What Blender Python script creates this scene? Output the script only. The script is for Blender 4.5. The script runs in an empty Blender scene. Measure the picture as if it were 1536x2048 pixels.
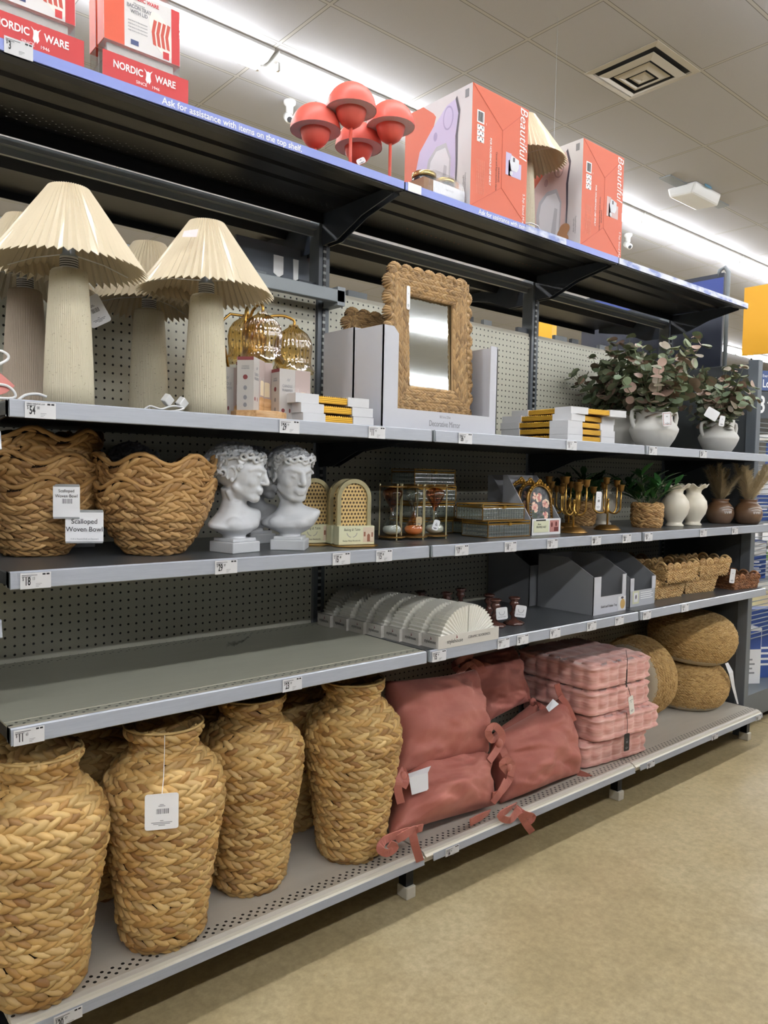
EXPO = 0.12
import bpy, bmesh, math, random
import numpy as np
from mathutils import Vector, Matrix, noise
PI = math.pi
rnd = random.Random(7)
sc = bpy.context.scene
col = sc.collection
L = 1.219                                   # bay width
ZD, ZA, ZB, ZC, ZT = .1773, .8219, 1.1544, 1.5146, 2.3135   # shelf surfaces: deck, then upwards
HC = 4.40                                   # ceiling

# ------------------------------------------------------------------ camera
CAM = np.array([-.42952, -1.70709, 1.37635]); FPX = 1522.95
yaw, pit, rol = [math.radians(a) for a in (49.54739, -2.85561, 1.16654)]
_f = np.array([math.cos(yaw)*math.cos(pit), math.sin(yaw)*math.cos(pit), math.sin(pit)])
_r0 = np.array([math.sin(yaw), -math.cos(yaw), 0.]); _u0 = np.cross(_r0, _f)
_r = _r0*math.cos(rol)+_u0*math.sin(rol); _u = _u0*math.cos(rol)-_r0*math.sin(rol)
cd = bpy.data.cameras.new('camera'); co = bpy.data.objects.new('camera', cd); col.objects.link(co)
cd.sensor_width = 36; cd.lens = FPX/2048*36; cd.clip_end = 200; cd.clip_start = .02
co.matrix_world = Matrix(((_r[0], _u[0], -_f[0], CAM[0]), (_r[1], _u[1], -_f[1], CAM[1]), (_r[2], _u[2], -_f[2], CAM[2]), (0, 0, 0, 1)))
sc.camera = co

def _ray(px, py): return _f+_r*(px-768)/FPX-_u*(py-1024)/FPX
def atY(px, py, y):                         # the point of the photograph's pixel at depth y
    d = _ray(px, py); return CAM+d*(y-CAM[1])/d[1]
def atZ(px, py, z):
    d = _ray(px, py); return CAM+d*(z-CAM[2])/d[2]

# ------------------------------------------------------------------ materials
def lin(c):
    c = c/255.; return c/12.92 if c <= .04045 else ((c+.055)/1.055)**2.4
def rgb(*c): return (lin(c[0]), lin(c[1]), lin(c[2]), 1)
MATS = {}
def mat(name, c, rough=.5, metal=0., **kw):
    if name in MATS: return MATS[name]
    m = bpy.data.materials.new(name); m.use_nodes = True
    b = m.node_tree.nodes['Principled BSDF']
    b.inputs['Base Color'].default_value = rgb(*c); b.inputs['Roughness'].default_value = rough; b.inputs['Metallic'].default_value = metal
    for k, v in kw.items(): b.inputs[k.replace('_', ' ')].default_value = v
    MATS[name] = m; return m
class NT:
    def __init__(s, m): s.m = m; s.t = m.node_tree; s.b = s.t.nodes.get('Principled BSDF')
    def n(s, typ, **kw):
        x = s.t.nodes.new(typ)
        for k, v in kw.items(): setattr(x, k, v)
        return x
    def set(s, sock, v):
        if isinstance(v, bpy.types.NodeSocket): s.t.links.new(v, sock)
        else: sock.default_value = v
    def math(s, op, a, b=0., c=0.):
        x = s.n('ShaderNodeMath', operation=op); s.set(x.inputs[0], a); s.set(x.inputs[1], b); s.set(x.inputs[2], c); return x.outputs[0]
    def coord(s, which='Object', scale=None):
        c = s.n('ShaderNodeTexCoord').outputs[which]
        if scale:
            mp = s.n('ShaderNodeMapping'); s.t.links.new(c, mp.inputs[0]); mp.inputs['Scale'].default_value = scale; c = mp.outputs[0]
        return c
    def xyz(s, c):
        x = s.n('ShaderNodeSeparateXYZ'); s.t.links.new(c, x.inputs[0]); return x.outputs
    def noise(s, c, scale, detail=4, rough=.5, out=0):
        x = s.n('ShaderNodeTexNoise'); s.t.links.new(c, x.inputs['Vector']); x.inputs['Scale'].default_value = scale
        x.inputs['Detail'].default_value = detail; x.inputs['Roughness'].default_value = rough; return x.outputs[out]
    def ramp(s, fac, stops):
        x = s.n('ShaderNodeValToRGB'); s.set(x.inputs[0], fac); e = x.color_ramp.elements
        while len(e) < len(stops): e.new(.5)
        for el, (p, c) in zip(e, stops): el.position = p; el.color = rgb(*c)
        return x.outputs[0]
    def mix(s, fac, a, b, blend='MIX'):
        x = s.n('ShaderNodeMix', data_type='RGBA', blend_type=blend)
        s.set(x.inputs[0], fac); s.set(x.inputs[6], a); s.set(x.inputs[7], b); return x.outputs[2]
    def bump(s, h, strength=.3, dist=.002):
        x = s.n('ShaderNodeBump'); x.inputs['Strength'].default_value = strength; x.inputs['Distance'].default_value = dist
        s.set(x.inputs['Height'], h); s.t.links.new(x.outputs[0], s.b.inputs['Normal'])
    def dots(s, a, b, pa, pb, r, stag=False):      # 1 inside round holes of a grid pa x pb
        if stag:
            row = s.math('FLOOR', s.math('DIVIDE', b, pb)); a = s.math('ADD', a, s.math('MULTIPLY', s.math('MODULO', s.math('ADD', row, 1000.), 2.), pa/2))
        fa = s.math('MULTIPLY', s.math('SUBTRACT', s.math('FRACT', s.math('DIVIDE', a, pa)), .5), pa)
        fb = s.math('MULTIPLY', s.math('SUBTRACT', s.math('FRACT', s.math('DIVIDE', b, pb)), .5), pb)
        d = s.math('SQRT', s.math('ADD', s.math('MULTIPLY', fa, fa), s.math('MULTIPLY', fb, fb)))
        return s.math('LESS_THAN', d, r)
    def band(s, a, lo, hi): return s.math('MULTIPLY', s.math('GREATER_THAN', a, lo), s.math('LESS_THAN', a, hi))
    def color(s, c): s.set(s.b.inputs['Base Color'], c)

# ------------------------------------------------------------------ mesh building
class MB:
    def __init__(s): s.V = []; s.F = []; s.I = []; s.mi = 0
    def add(s, vs, fs):
        o = len(s.V); s.V += [tuple(v) for v in vs]; s.F += [tuple(i+o for i in f) for f in fs]; s.I += [s.mi]*len(fs); return s
    def box(s, x0, x1, y0, y1, z0, z1):
        return s.add([(x0, y0, z0), (x1, y0, z0), (x1, y1, z0), (x0, y1, z0), (x0, y0, z1), (x1, y0, z1), (x1, y1, z1), (x0, y1, z1)],
                     [(3, 2, 1, 0), (4, 5, 6, 7), (0, 1, 5, 4), (1, 2, 6, 5), (2, 3, 7, 6), (3, 0, 4, 7)])
    def prism(s, poly, axis, a, b):             # poly in the two other axes (in order), extruded along axis
        n = len(poly)
        def pt(p, t): return {'x': (t, p[0], p[1]), 'y': (p[0], t, p[1]), 'z': (p[0], p[1], t)}[axis]
        vs = [pt(p, a) for p in poly]+[pt(p, b) for p in poly]
        fs = [tuple(range(n)), tuple(range(2*n-1, n-1, -1))]+[(i, i+n, (i+1) % n+n, (i+1) % n) for i in range(n)]
        return s.add(vs, fs)
    def tube(s, pts, r, n=8, closed=False, ry=None, cap=True):
        pts = [Vector(p) for p in pts]; N = len(pts); rs = r if hasattr(r, '__len__') else [r]*N; vs = []; prev = None
        for i, p in enumerate(pts):
            a = pts[(i-1) % N] if closed or i else p; b = pts[(i+1) % N] if closed or i < N-1 else p
            t = (b-a).normalized()
            if prev is None:
                u = t.orthogonal().normalized()
            else:
                u = (prev-t*prev.dot(t)); u = u.normalized() if u.length > 1e-6 else t.orthogonal().normalized()
            prev = u; w = t.cross(u)
            for k in range(n):
                an = 2*PI*k/n; vs.append(p+u*(math.cos(an)*rs[i])+w*(math.sin(an)*(rs[i] if ry is None else ry)))
        fs = []
        for i in range(N if closed else N-1):
            j = (i+1) % N
            fs += [(i*n+k, i*n+(k+1) % n, j*n+(k+1) % n, j*n+k) for k in range(n)]
        if not closed and cap: fs += [tuple(range(n-1, -1, -1)), tuple((N-1)*n+k for k in range(n))]
        return s.add(vs, fs)
    def lathe(s, prof, n=32, fn=None, c=(0, 0, 0), cap=True):   # prof [(r,z)...]; fn(r,z,theta,i)->(r,z)
        vs = []
        for i, (r, z) in enumerate(prof):
            for k in range(n):
                th = 2*PI*k/n; rr, zz = fn(r, z, th, i) if fn else (r, z)
                vs.append((c[0]+rr*math.cos(th), c[1]+rr*math.sin(th), c[2]+zz))
        fs = [(i*n+k, i*n+(k+1) % n, (i+1)*n+(k+1) % n, (i+1)*n+k) for i in range(len(prof)-1) for k in range(n)]
        if cap:
            if prof[0][0] > 1e-6: fs.append(tuple(range(n-1, -1, -1)))
            if prof[-1][0] > 1e-6: fs.append(tuple((len(prof)-1)*n+k for k in range(n)))
        return s.add(vs, fs)
    def grid(s, fn, nu, nv, cu=False):
        vs = [fn(i/(nu if cu else nu-1), j/(nv-1)) for j in range(nv) for i in range(nu)]
        fs = [(j*nu+i, j*nu+(i+1) % nu, (j+1)*nu+(i+1) % nu, (j+1)*nu+i) for j in range(nv-1) for i in range(nu if cu else nu-1)]
        return s.add(vs, fs)
    def sphere(s, c, r, n=16, m=10):
        rr = r if hasattr(r, '__len__') else (r, r, r)
        vs = []
        for j in range(m+1):
            ph = PI*j/m
            for k in range(n):
                th = 2*PI*k/n; vs.append((c[0]+rr[0]*math.sin(ph)*math.cos(th), c[1]+rr[1]*math.sin(ph)*math.sin(th), c[2]-rr[2]*math.cos(ph)))
        return s.add(vs, [(j*n+k, j*n+(k+1) % n, (j+1)*n+(k+1) % n, (j+1)*n+k) for j in range(m) for k in range(n)])
    def disc(s, c, u, v, ru, rv, n=24):
        c, u, v = Vector(c), Vector(u), Vector(v)
        return s.add([c+u*(ru*math.cos(2*PI*k/n))+v*(rv*math.sin(2*PI*k/n)) for k in range(n)], [tuple(range(n))])
    def build(s, name, m, parent=None, smooth=False, bev=0., loc=None, rot=None, solid=0.):
        me = bpy.data.meshes.new(name); me.from_pydata(s.V, [], s.F); 
        ms = m if isinstance(m, (list, tuple)) else [m]
        for x in ms: me.materials.append(x)
        if len(ms) > 1: me.polygons.foreach_set('material_index', s.I)
        if smooth: me.polygons.foreach_set('use_smooth', [True]*len(me.polygons))
        me.validate(); me.update()
        return link(name, me, parent, loc, rot, bev, solid)
def link(name, me, parent=None, loc=None, rot=None, bev=0., solid=0.):
    o = bpy.data.objects.new(name, me); col.objects.link(o)
    if parent: o.parent = parent
    if loc is not None: o.location = loc
    if rot is not None: o.rotation_euler = rot
    if solid:
        md = o.modifiers.new('solid', 'SOLIDIFY'); md.thickness = solid; md.offset = 0
    if bev:
        md = o.modifiers.new('bevel', 'BEVEL'); md.width = bev; md.segments = 2; md.limit_method = 'ANGLE'; md.angle_limit = .7
    return o
def tag(o, label, cat, group=None, kind=None):
    o['label'] = label; o['category'] = cat
    if group: o['group'] = group
    if kind: o['kind'] = kind
    return o
def thing(name, label, cat, loc=(0, 0, 0), rz=0., group=None):
    o = bpy.data.objects.new(name, None); col.objects.link(o); o.empty_display_size = .05
    o.location = loc; o.rotation_euler = (0, 0, rz); return tag(o, label, cat, group)
def copy_tree(o, parent=None):
    c = o.copy(); col.objects.link(c)
    if parent: c.parent = parent
    for ch in list(o.children): copy_tree(ch, c)
    return c
def dup(o, label, loc=None, rz=None, group=None):
    c = copy_tree(o); c['label'] = label
    if loc is not None: c.location = loc
    if rz is not None: c.rotation_euler = (0, 0, rz)
    if group: c['group'] = group
    return c
def struct(o): o['kind'] = 'structure'; return o
FRONT = (PI/2, 0, 0)            # lettering that faces -y
LEFT = (PI/2, 0, -PI/2)         # lettering that faces -x
def text(s, size, m, parent, loc, rot=FRONT, sx=1., bold=0., shear=0., align='CENTER', name='lettering', sp=1., ext=.0001, lsp=1.):
    cu = bpy.data.curves.new(name, 'FONT'); cu.body = s; cu.size = size; cu.align_x = align; cu.align_y = 'CENTER'; cu.extrude = ext
    cu.offset = bold; cu.shear = shear; cu.space_character = sp; cu.resolution_u = 3; cu.space_line = lsp; cu.materials.append(m)
    o = bpy.data.objects.new(name, cu); me = bpy.data.meshes.new_from_object(o); bpy.data.objects.remove(o)
    if not me.materials: me.materials.append(m)
    o = link(name, me, parent, loc, rot); o.scale = (sx, 1, 1)
    return o
ORD = ['first', 'second', 'third', 'fourth', 'fifth', 'sixth', 'seventh', 'eighth', 'ninth', 'tenth']

# ------------------------------------------------------------------ woven strands on a surface of revolution
def strands(surf, th0, s0, rad, phi, Ln, W, T, lift, nL=7, nW=5):
    """surf(th, s) -> (...,3). Each strand is a leaf-shaped pad laid on the surface at (th0, s0), turned by phi."""
    N = len(th0); a = np.linspace(-1, 1, nL)[None, :, None]; b = np.linspace(-1, 1, nW)[None, None, :]
    e = lambda q: np.asarray(q, float)[:, None, None]
    w = np.maximum(1-a**2, 0)**.55*.94+.06
    x = a*e(Ln)/2*np.cos(e(phi))-b*e(W)/2*w*np.sin(e(phi)); y = a*e(Ln)/2*np.sin(e(phi))+b*e(W)/2*w*np.cos(e(phi))
    th = e(th0)+x/e(rad); s = e(s0)+y
    h = e(T)*((1-b**2)**.6*w)+e(lift)*a*np.ones_like(b)
    P = surf(th, s); d = 1e-3
    n = np.cross(surf(th+d, s)-P, surf(th, s+d)-P); n /= np.linalg.norm(n, axis=-1, keepdims=True)+1e-12
    V = (P+n*h[..., None]).reshape(-1, 3)
    i, j = np.meshgrid(np.arange(nL-1), np.arange(nW-1), indexing='ij')
    q = np.stack([i*nW+j, (i+1)*nW+j, (i+1)*nW+j+1, i*nW+j+1], -1).reshape(-1, 4)
    F = (q[None]+(np.arange(N)*nL*nW)[:, None, None]).reshape(-1, 4)
    return V, F
def quads(name, V, F, m, smooth=True):
    me = bpy.data.meshes.new(name); me.vertices.add(len(V)); me.vertices.foreach_set('co', V.ravel().astype('f'))
    me.loops.add(F.size); me.loops.foreach_set('vertex_index', F.ravel().astype('i'))
    me.polygons.add(len(F)); me.polygons.foreach_set('loop_start', np.arange(0, F.size, 4, dtype='i'))
    me.polygons.foreach_set('use_smooth', np.ones(len(F), bool)); me.update(calc_edges=True); me.validate(); me.materials.append(m)
    return me
def braid_rows(surf, radius, rows, pitch, adv, seed, ang=.5, Lf=2.1, Wf=.62, Tf=.30, closed=2*PI, single=False):
    """rows: list of s. Two slanting half rows a braid."""
    g = np.random.default_rng(seed); A = {k: [] for k in 'tsrplwhi'}
    for i, s in enumerate(rows):
        R = max(radius(s), .01); n = max(6, int(round(closed*R/adv))); off = g.random()
        for half in ((1, -1) if not single else (1 if i % 2 else -1,)):
            t = (np.arange(n)+off+(.5 if half < 0 else 0))/n*closed+g.normal(0, .05, n)*adv/R
            A['t'].append(t); A['s'].append(s+(half*pitch*.25 if not single else 0)+g.normal(0, pitch*.05, n)); A['r'].append(np.full(n, R))
            A['p'].append(half*(ang+g.normal(0, .07, n))); A['l'].append(adv*Lf*(1+g.normal(0, .10, n)))
            A['w'].append(pitch*Wf*(1+g.normal(0, .12, n))); A['h'].append(pitch*Tf*(1+g.normal(0, .15, n))); A['i'].append(np.full(n, pitch*.17))
    c = {k: np.concatenate(v) for k, v in A.items()}
    return strands(surf, c['t'], c['s'], c['r'], c['p'], c['l'], c['w'], c['h'], c['i'])
def revolve(prof, fz=None):
    """profile [(r,z)] -> surf(th,s), radius(s), total length; s runs along the profile."""
    p = np.array(prof, float); 
    # smooth the profile
    t = np.concatenate([[0], np.cumsum(np.linalg.norm(np.diff(p, axis=0), axis=1))]); tt = np.linspace(0, t[-1], 200)
    r = np.interp(tt, t, p[:, 0]); z = np.interp(tt, t, p[:, 1])
    k = np.hanning(15); k /= k.sum()
    pad = lambda q: np.convolve(np.concatenate([2*q[0]-q[1:8][::-1], q, 2*q[-1]-q[-8:-1][::-1]]), k, 'valid')
    r, z = pad(r), pad(z)
    S = np.concatenate([[0], np.cumsum(np.hypot(np.diff(r), np.diff(z)))])
    def surf(th, s):
        R = np.interp(s, S, r); Z = np.interp(s, S, z)
        if fz is not None: Z = Z+fz(th, s/S[-1])
        return np.stack([R*np.cos(th), R*np.sin(th), Z+0*th], -1)
    return surf, (lambda s: float(np.interp(s, S, r))), S[-1]
# ------------------------------------------------------------------ the materials
def island_mat(name, cols, rough=.6, fine=60., spec=.35, stretch=None):
    m = mat(name, cols[0], rough); k = NT(m); g = k.n('ShaderNodeNewGeometry')
    c = k.ramp(g.outputs['Random Per Island'], [(i/(len(cols)-1), q) for i, q in enumerate(cols)])
    no = k.noise(k.coord('Object'), fine, 3); c = k.mix(k.math('MULTIPLY', no, .4), c, rgb(*[int(v*.62) for v in cols[1]]), 'MIX')
    k.color(c); k.b.inputs['Specular IOR Level'].default_value = spec; return m
straw = island_mat('straw', [(162, 120, 66), (196, 156, 94), (212, 176, 114), (184, 154, 100), (138, 96, 52), (220, 188, 128)], .5, 45.)
straw_shade = mat('straw_gap_shade', (48, 31, 15), .9)  # shade in the gaps between strands, put into this dark colour
straw_bowl = island_mat('straw_bowl', [(156, 116, 68), (184, 144, 92), (198, 160, 106), (170, 130, 78), (130, 92, 52), (192, 156, 106)], .55, 45.)
straw_mirror = island_mat('straw_mirror', [(150, 118, 78), (186, 150, 102), (170, 136, 92), (120, 92, 60), (196, 164, 118)], .6, 80.)
straw_tray = island_mat('straw_tray', [(184, 146, 92), (216, 180, 124), (200, 160, 104), (160, 120, 72), (222, 190, 138)], .6, 80.)
straw_brown = island_mat('straw_brown', [(120, 74, 42), (156, 104, 66), (140, 90, 52), (98, 60, 34), (170, 122, 82)], .6, 80.)
jute = island_mat('jute', [(172, 138, 86), (198, 164, 108), (186, 150, 96), (150, 116, 68), (208, 176, 124)], .8, 120.)
linen = mat('linen', (176, 164, 142), .9)

floor_m = mat('polished_concrete', (150, 138, 108), .32)
k = NT(floor_m); P0 = k.coord('Object'); n1 = k.noise(P0, 1.3, 6, .6); n2 = k.noise(P0, 38., 6, .75); n3 = k.noise(P0, 6., 5, .65)
c = k.ramp(n1, [(.3, (166, 150, 114)), (.5, (180, 163, 126)), (.7, (190, 176, 142))])
c = k.mix(k.math('MULTIPLY', k.ramp(n3, [(.45, (0, 0, 0)), (.72, (255, 255, 255))]), .35), c, rgb(140, 124, 90)); c = k.mix(k.math('MULTIPLY', k.ramp(n2, [(.35, (0, 0, 0)), (.65, (255, 255, 255))]), .5), c, rgb(122, 110, 80))
X = k.xyz(P0); joint = k.math('MAXIMUM', k.band(X[0], 4.03, 4.036), k.band(X[1], -4.0, -3.994)); k.color(k.mix(joint, c, rgb(50, 46, 38)))
k.set(k.b.inputs['Roughness'], k.math('MULTIPLY_ADD', n3, .3, .18)); k.bump(n2, .06, .001); k.b.inputs['Specular IOR Level'].default_value = .4

ceil_m = mat('ceiling_tile', (172, 166, 158), .9)
k = NT(ceil_m); P0 = k.coord('Object'); X = k.xyz(P0)
fx = k.math('MULTIPLY', k.math('ABSOLUTE', k.math('SUBTRACT', k.math('FRACT', k.math('DIVIDE', k.math('SUBTRACT', X[0], 2.55), 1.25)), .5)), 1.25)
fy = k.math('MULTIPLY', k.math('ABSOLUTE', k.math('SUBTRACT', k.math('FRACT', k.math('DIVIDE', k.math('SUBTRACT', X[1], 1.82), .605)), .5)), .605)
bar = k.math('MAXIMUM', k.math('GREATER_THAN', fx, .625-.011), k.math('GREATER_THAN', fy, .3025-.011))
edge = k.math('SUBTRACT', k.math('MAXIMUM', k.math('GREATER_THAN', fx, .625-.016), k.math('GREATER_THAN', fy, .3025-.016)), bar)
no = k.noise(P0, 130., 3, .7); c = k.mix(k.math('MULTIPLY', no, .5), rgb(180, 180, 185), rgb(158, 158, 163)); c = k.mix(bar, c, rgb(180, 178, 174)); c = k.mix(edge, c, rgb(118, 115, 112))
k.color(c); k.bump(no, .25, .002)

rail_m = mat('price_rail', (158, 162, 170), .45, 0.)
k = NT(rail_m); sc_n = k.noise(k.coord('Object', (3, 40, 40)), 6., 4, .6); k.color(k.mix(k.math('MULTIPLY', sc_n, .6), rgb(170, 174, 182), rgb(134, 139, 148)))
rail_m.node_tree.nodes['Principled BSDF'].inputs['Coat Weight'].default_value = .15
blue_rail = mat('blue_rail_strip', (120, 136, 206), .35)
k = NT(blue_rail); no = k.noise(k.coord('Object', (1.5, 6, 6)), 2., 3); k.color(k.mix(k.math('MULTIPLY', no, .7), rgb(112, 128, 208), rgb(152, 164, 216)))
pale_rail = mat('pale_rail_strip', (190, 196, 214), .3)
k = NT(pale_rail); no = k.noise(k.coord('Object', (3, 8, 8)), 3., 4); k.color(k.ramp(no, [(.38, (104, 122, 186)), (.5, (196, 202, 220)), (.7, (214, 218, 228))]))
def pan_mat(name, c, hole_bands, lip=None, transparent=False, rough=.4, pit=(.0254, .0127), r=.0038):
    m = mat(name, c, rough); k = NT(m); X = k.xyz(k.coord('Object')); h = None
    for y0, y1 in hole_bands:
        d = k.math('MULTIPLY', k.dots(X[0], k.math('SUBTRACT', X[1], y0), pit[0], pit[1], r, True), k.band(X[1], y0, y1)); h = d if h is None else k.math('MAXIMUM', h, d)
    no = k.noise(k.coord('Object', (2, 9, 9)), 2.5, 5, .6); c0 = k.mix(k.math('MULTIPLY', no, .35), rgb(*c), rgb(*[int(v*.72) for v in c]))
    if transparent:
        k.color(c0); tr = k.n('ShaderNodeBsdfTransparent'); mx = k.n('ShaderNodeMixShader'); k.set(mx.inputs[0], h)
        out = k.t.nodes['Material Output']; k.t.links.new(k.b.outputs[0], mx.inputs[1]); k.t.links.new(tr.outputs[0], mx.inputs[2]); k.t.links.new(mx.outputs[0], out.inputs[0])
    else: k.color(k.mix(h, c0, rgb(22, 22, 22)))
    return m
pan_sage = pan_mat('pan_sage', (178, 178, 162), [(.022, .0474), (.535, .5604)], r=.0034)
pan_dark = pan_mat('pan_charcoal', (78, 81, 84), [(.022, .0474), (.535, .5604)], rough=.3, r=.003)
pan_deck = pan_mat('pan_deck', (196, 190, 178), [(.020, .0581)], r=.0044)
pan_top = pan_mat('pan_top', (27, 28, 31), [(.490, .5281), (.545, .5577)], transparent=True, rough=.35, r=.0036)
deck_lip = mat('deck_lip', (206, 200, 184), .4)
steel_black = mat('steel_black', (25, 26, 30), .36, Specular_IOR_Level=.2); pan_top.node_tree.nodes['Principled BSDF'].inputs['Specular IOR Level'].default_value = .2
steel_navy = mat('steel_navy', (40, 46, 56), .4)
steel_grey = mat('steel_grey', (92, 98, 104), .42)
steel_mid = mat('steel_mid', (128, 134, 138), .4)
slate = mat('slate_panel', (66, 70, 74), .5)
slot_m = mat('slotted_strip', (150, 152, 148), .4)
k = NT(slot_m); X = k.xyz(k.coord('Object')); k.color(k.mix(k.math('LESS_THAN', k.math('FRACT', k.math('DIVIDE', X[2], .0254)), .62), rgb(150, 152, 148), rgb(12, 12, 12)))
peg_m = mat('pegboard', (190, 188, 172), .5)
k = NT(peg_m); X = k.xyz(k.coord('Object')); k.color(k.mix(k.dots(X[0], X[2], .0254, .0254, .0036), rgb(192, 190, 174), rgb(18, 17, 15)))
white = mat('white_paper', (216, 216, 218), .6)
ink = mat('black_ink', (28, 28, 30), .6)
inkgrey = mat('grey_ink', (130, 130, 134), .6)
white_ink = mat('white_ink', (245, 245, 245), .5)
plastic_white = mat('white_plastic', (232, 232, 230), .35)
enamel = mat('white_enamel', (225, 226, 226), .35)
tube_m = bpy.data.materials.new('lit_tube'); tube_m.use_nodes = True; MATS['tube'] = tube_m
b = tube_m.node_tree.nodes['Principled BSDF']; b.inputs['Base Color'].default_value = (1, 1, 1, 1); b.inputs['Emission Color'].default_value = (.965, .98, 1.0, 1); b.inputs['Emission Strength'].default_value = 52.

# ------------------------------------------------------------------ the room
X0, X1, Y0, Y1 = -9., 30., -18., 13.
m_ = MB().box(X0, X1, Y0, Y1, -.2, 0); struct(m_.build('floor', floor_m))
m_ = MB().box(X0, X1, Y0, Y1, HC, HC+.2); struct(m_.build('ceiling', ceil_m))
wall_m = mat('store_wall', (178, 178, 178), .8)
for nm, bx in (('wall_left', (X0-.2, X0, Y0, Y1)), ('wall_right', (X1, X1+.2, Y0, Y1)), ('wall_front', (X0, X1, Y0-.2, Y0)), ('wall_back', (X0, X1, Y1, Y1+.2))):
    struct(MB().box(*bx, 0, HC).build(nm, wall_m))

# fluorescent strips: rows of eight-foot fixtures along the aisle
def fixture():
    t = thing('fluorescent_light', '', 'ceiling light')
    W = .125
    m_ = MB(); m_.prism([(-W, 0), (-W, -.02), (-.035, -.055), (.035, -.055), (W, -.02), (W, 0)], 'x', 0, 2.40); m_.build('housing', enamel, t)
    for x0, x1, yy in ((.04, 1.19, -.045), (1.22, 2.36, .045)):
        m_ = MB().tube([(x0+.02, yy, -.085), (x1-.02, yy, -.085)], .019, 8); m_.build('tube', tube_m, t, True)
        for xx in (x0, x1): MB().box(xx-.012, xx+.012, yy-.016, yy+.016, -.105, -.03).build('socket', enamel, t, bev=.004)
        m_ = MB().tube([(x0+.02, -yy, -.085), (x1-.02, -yy, -.085)], .019, 8); m_.build('tube', tube_m, t, True)
    return t
fx0 = fixture(); first = True
for ri, yy in enumerate((3.23, -.08, -3.39, -6.70, 6.54, -10.01)):
    for i in range(11 if ri != 0 else 11):
        x = 2.60-2.44*4+2.44*i
        o = fx0 if first else copy_tree(fx0); first = False
        o.location = (x, yy, HC)
        seen = {4: 'lit fluorescent strip on ceiling behind the red cardboard trays', 5: 'lit fluorescent strip on ceiling behind the coral lamps', 6: 'lit fluorescent strip on ceiling hidden behind the orange mixer boxes',
                7: 'lit fluorescent strip on ceiling right of the rightmost orange box', 8: 'lit fluorescent strip on ceiling above the blue sign panel'}
        nm = ('over the aisle behind the shelves', 'directly over the shelf fronts', 'over the customer aisle', 'over the next aisle back', 'far behind the shelves', 'two aisles back from the customer aisle', 'three aisles back from the customer aisle')[ri]
        o['label'] = seen[i] if ri == 0 and i in seen else f'lit fluorescent strip {nm}, {(ORD+["eleventh"])[i]} along its row'
        o['group'] = 'fluorescent strips on the ceiling'

# air vent
t = thing('air_vent', 'square louvred air vent set in the ceiling tiles', 'air vent', (4.755, 1.519, HC))
vent_m = mat('vent_paint', (176, 170, 158), .5); dark_m = mat('vent_dark', (26, 28, 34), .8)
def sqring(m_, a, b, z0, z1):
    vs = []
    for s, z in ((a, z0), (b, z1)): vs += [(-s, -s, z), (s, -s, z), (s, s, z), (-s, s, z)]
    m_.add(vs, [(i, (i+1) % 4, (i+1) % 4+4, i+4) for i in range(4)])
m_ = MB(); sqring(m_, .30, .255, -.004, -.010); sqring(m_, .255, .245, -.010, .03); m_.build('frame', vent_m, t, solid=.004)
MB().box(-.25, .25, -.25, .25, -.002, -.0005).build('duct_opening', dark_m, t)
for a, z in ((.225, -.012), (.145, -.02), (.065, -.03)):
    m_ = MB(); sqring(m_, a, a-.055 if a > .1 else .004, z-.014, z-.03)
    m_.build('louvre', vent_m, t, solid=.003)
# ceiling fittings
for i, (x, y, lab) in enumerate(((3.07, 3.69, 'small white camera on ceiling left of the coral lamps'), (8.03, 3.67, 'small white camera on ceiling right of the rightmost orange box'))):
    t = thing('security_camera', lab, 'security camera', (x, y, HC), 0, 'ceiling cameras')
    MB().lathe([(.001, 0), (.05, 0), (.05, -.02), (.03, -.04), (.03, -.10)], 16).build('mount', enamel, t, True)
    MB().tube([(.0, .03, -.11), (-.03, -.05, -.17)], .035, 12).build('camera_body', enamel, t, True)
    MB().tube([(-.03, -.05, -.17), (-.032, -.056, -.174)], .022, 12).build('lens', ink, t)
t = thing('ceiling_sensor', 'white sensor unit with blue screen recessed in the ceiling', 'sensor', (7.30, 2.42, HC))
MB().box(-.62, .62, -.06, .06, -.012, 0).build('track', steel_mid, t)
MB().prism([(-.16, 0), (.16, 0), (.13, -.10), (-.12, -.12)], 'x', -.3, .25).build('case', enamel, t, bev=.02)
MB().box(-.15, -.02, -.172, -.166, -.07, -.025).build('screen', mat('screen_blue', (110, 160, 190), .3), t, rot=(-.25, 0, 0))

# ------------------------------------------------------------------ the shelving
YB = .60
for i in range(4):
    x = i*L; w = ['at the left end of the shelves', 'between the cream lamps and the boxed mirrors', 'between the boxed mirrors and the eucalyptus pots', 'at the far right end of the shelves'][i]
    g = thing('upright_post', f'grey steel slotted upright {w}', 'post', (x, 0, 0), 0, 'shelf uprights')
    MB().box(-.024, .024, YB-.010, YB+.05, 0, 2.30).build('post', steel_grey, g)
    MB().box(-.006, .006, YB-.0135, YB-.0102, .2, 2.28).build('slotted_strip', slot_m, g)
    w = ['left end of the lowest shelf', 'joint of the vase and cushion shelves', 'joint of the cushion and pouf shelves', 'right end of the lowest shelf'][i]
    g = thing('base_leg', f'black leg with beige foot at the {w}', 'shelf leg', (x, 0, 0), 0, 'legs under the lowest shelf')
    MB().box(-.02, .02, .055, .585, .09, .13).build('base_bracket', steel_black, g)
    o = MB().box(-.016, .016, .06, .095, .03, .095).build('leg', steel_black, g); MB().box(-.02, .02, .05, .10, 0, .04).build('foot', mat('foot_beige', (196, 190, 176), .6), g, bev=.004)
g = thing('back_panel', 'perforated back panels of the bay left of the cream lamps', 'back panel', (-L, 0, 0), 0, 'perforated back panels')
MB().box(.028, L-.028, YB, YB+.012, .19, 2.03).build('perforated_panel', peg_m, g)
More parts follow.
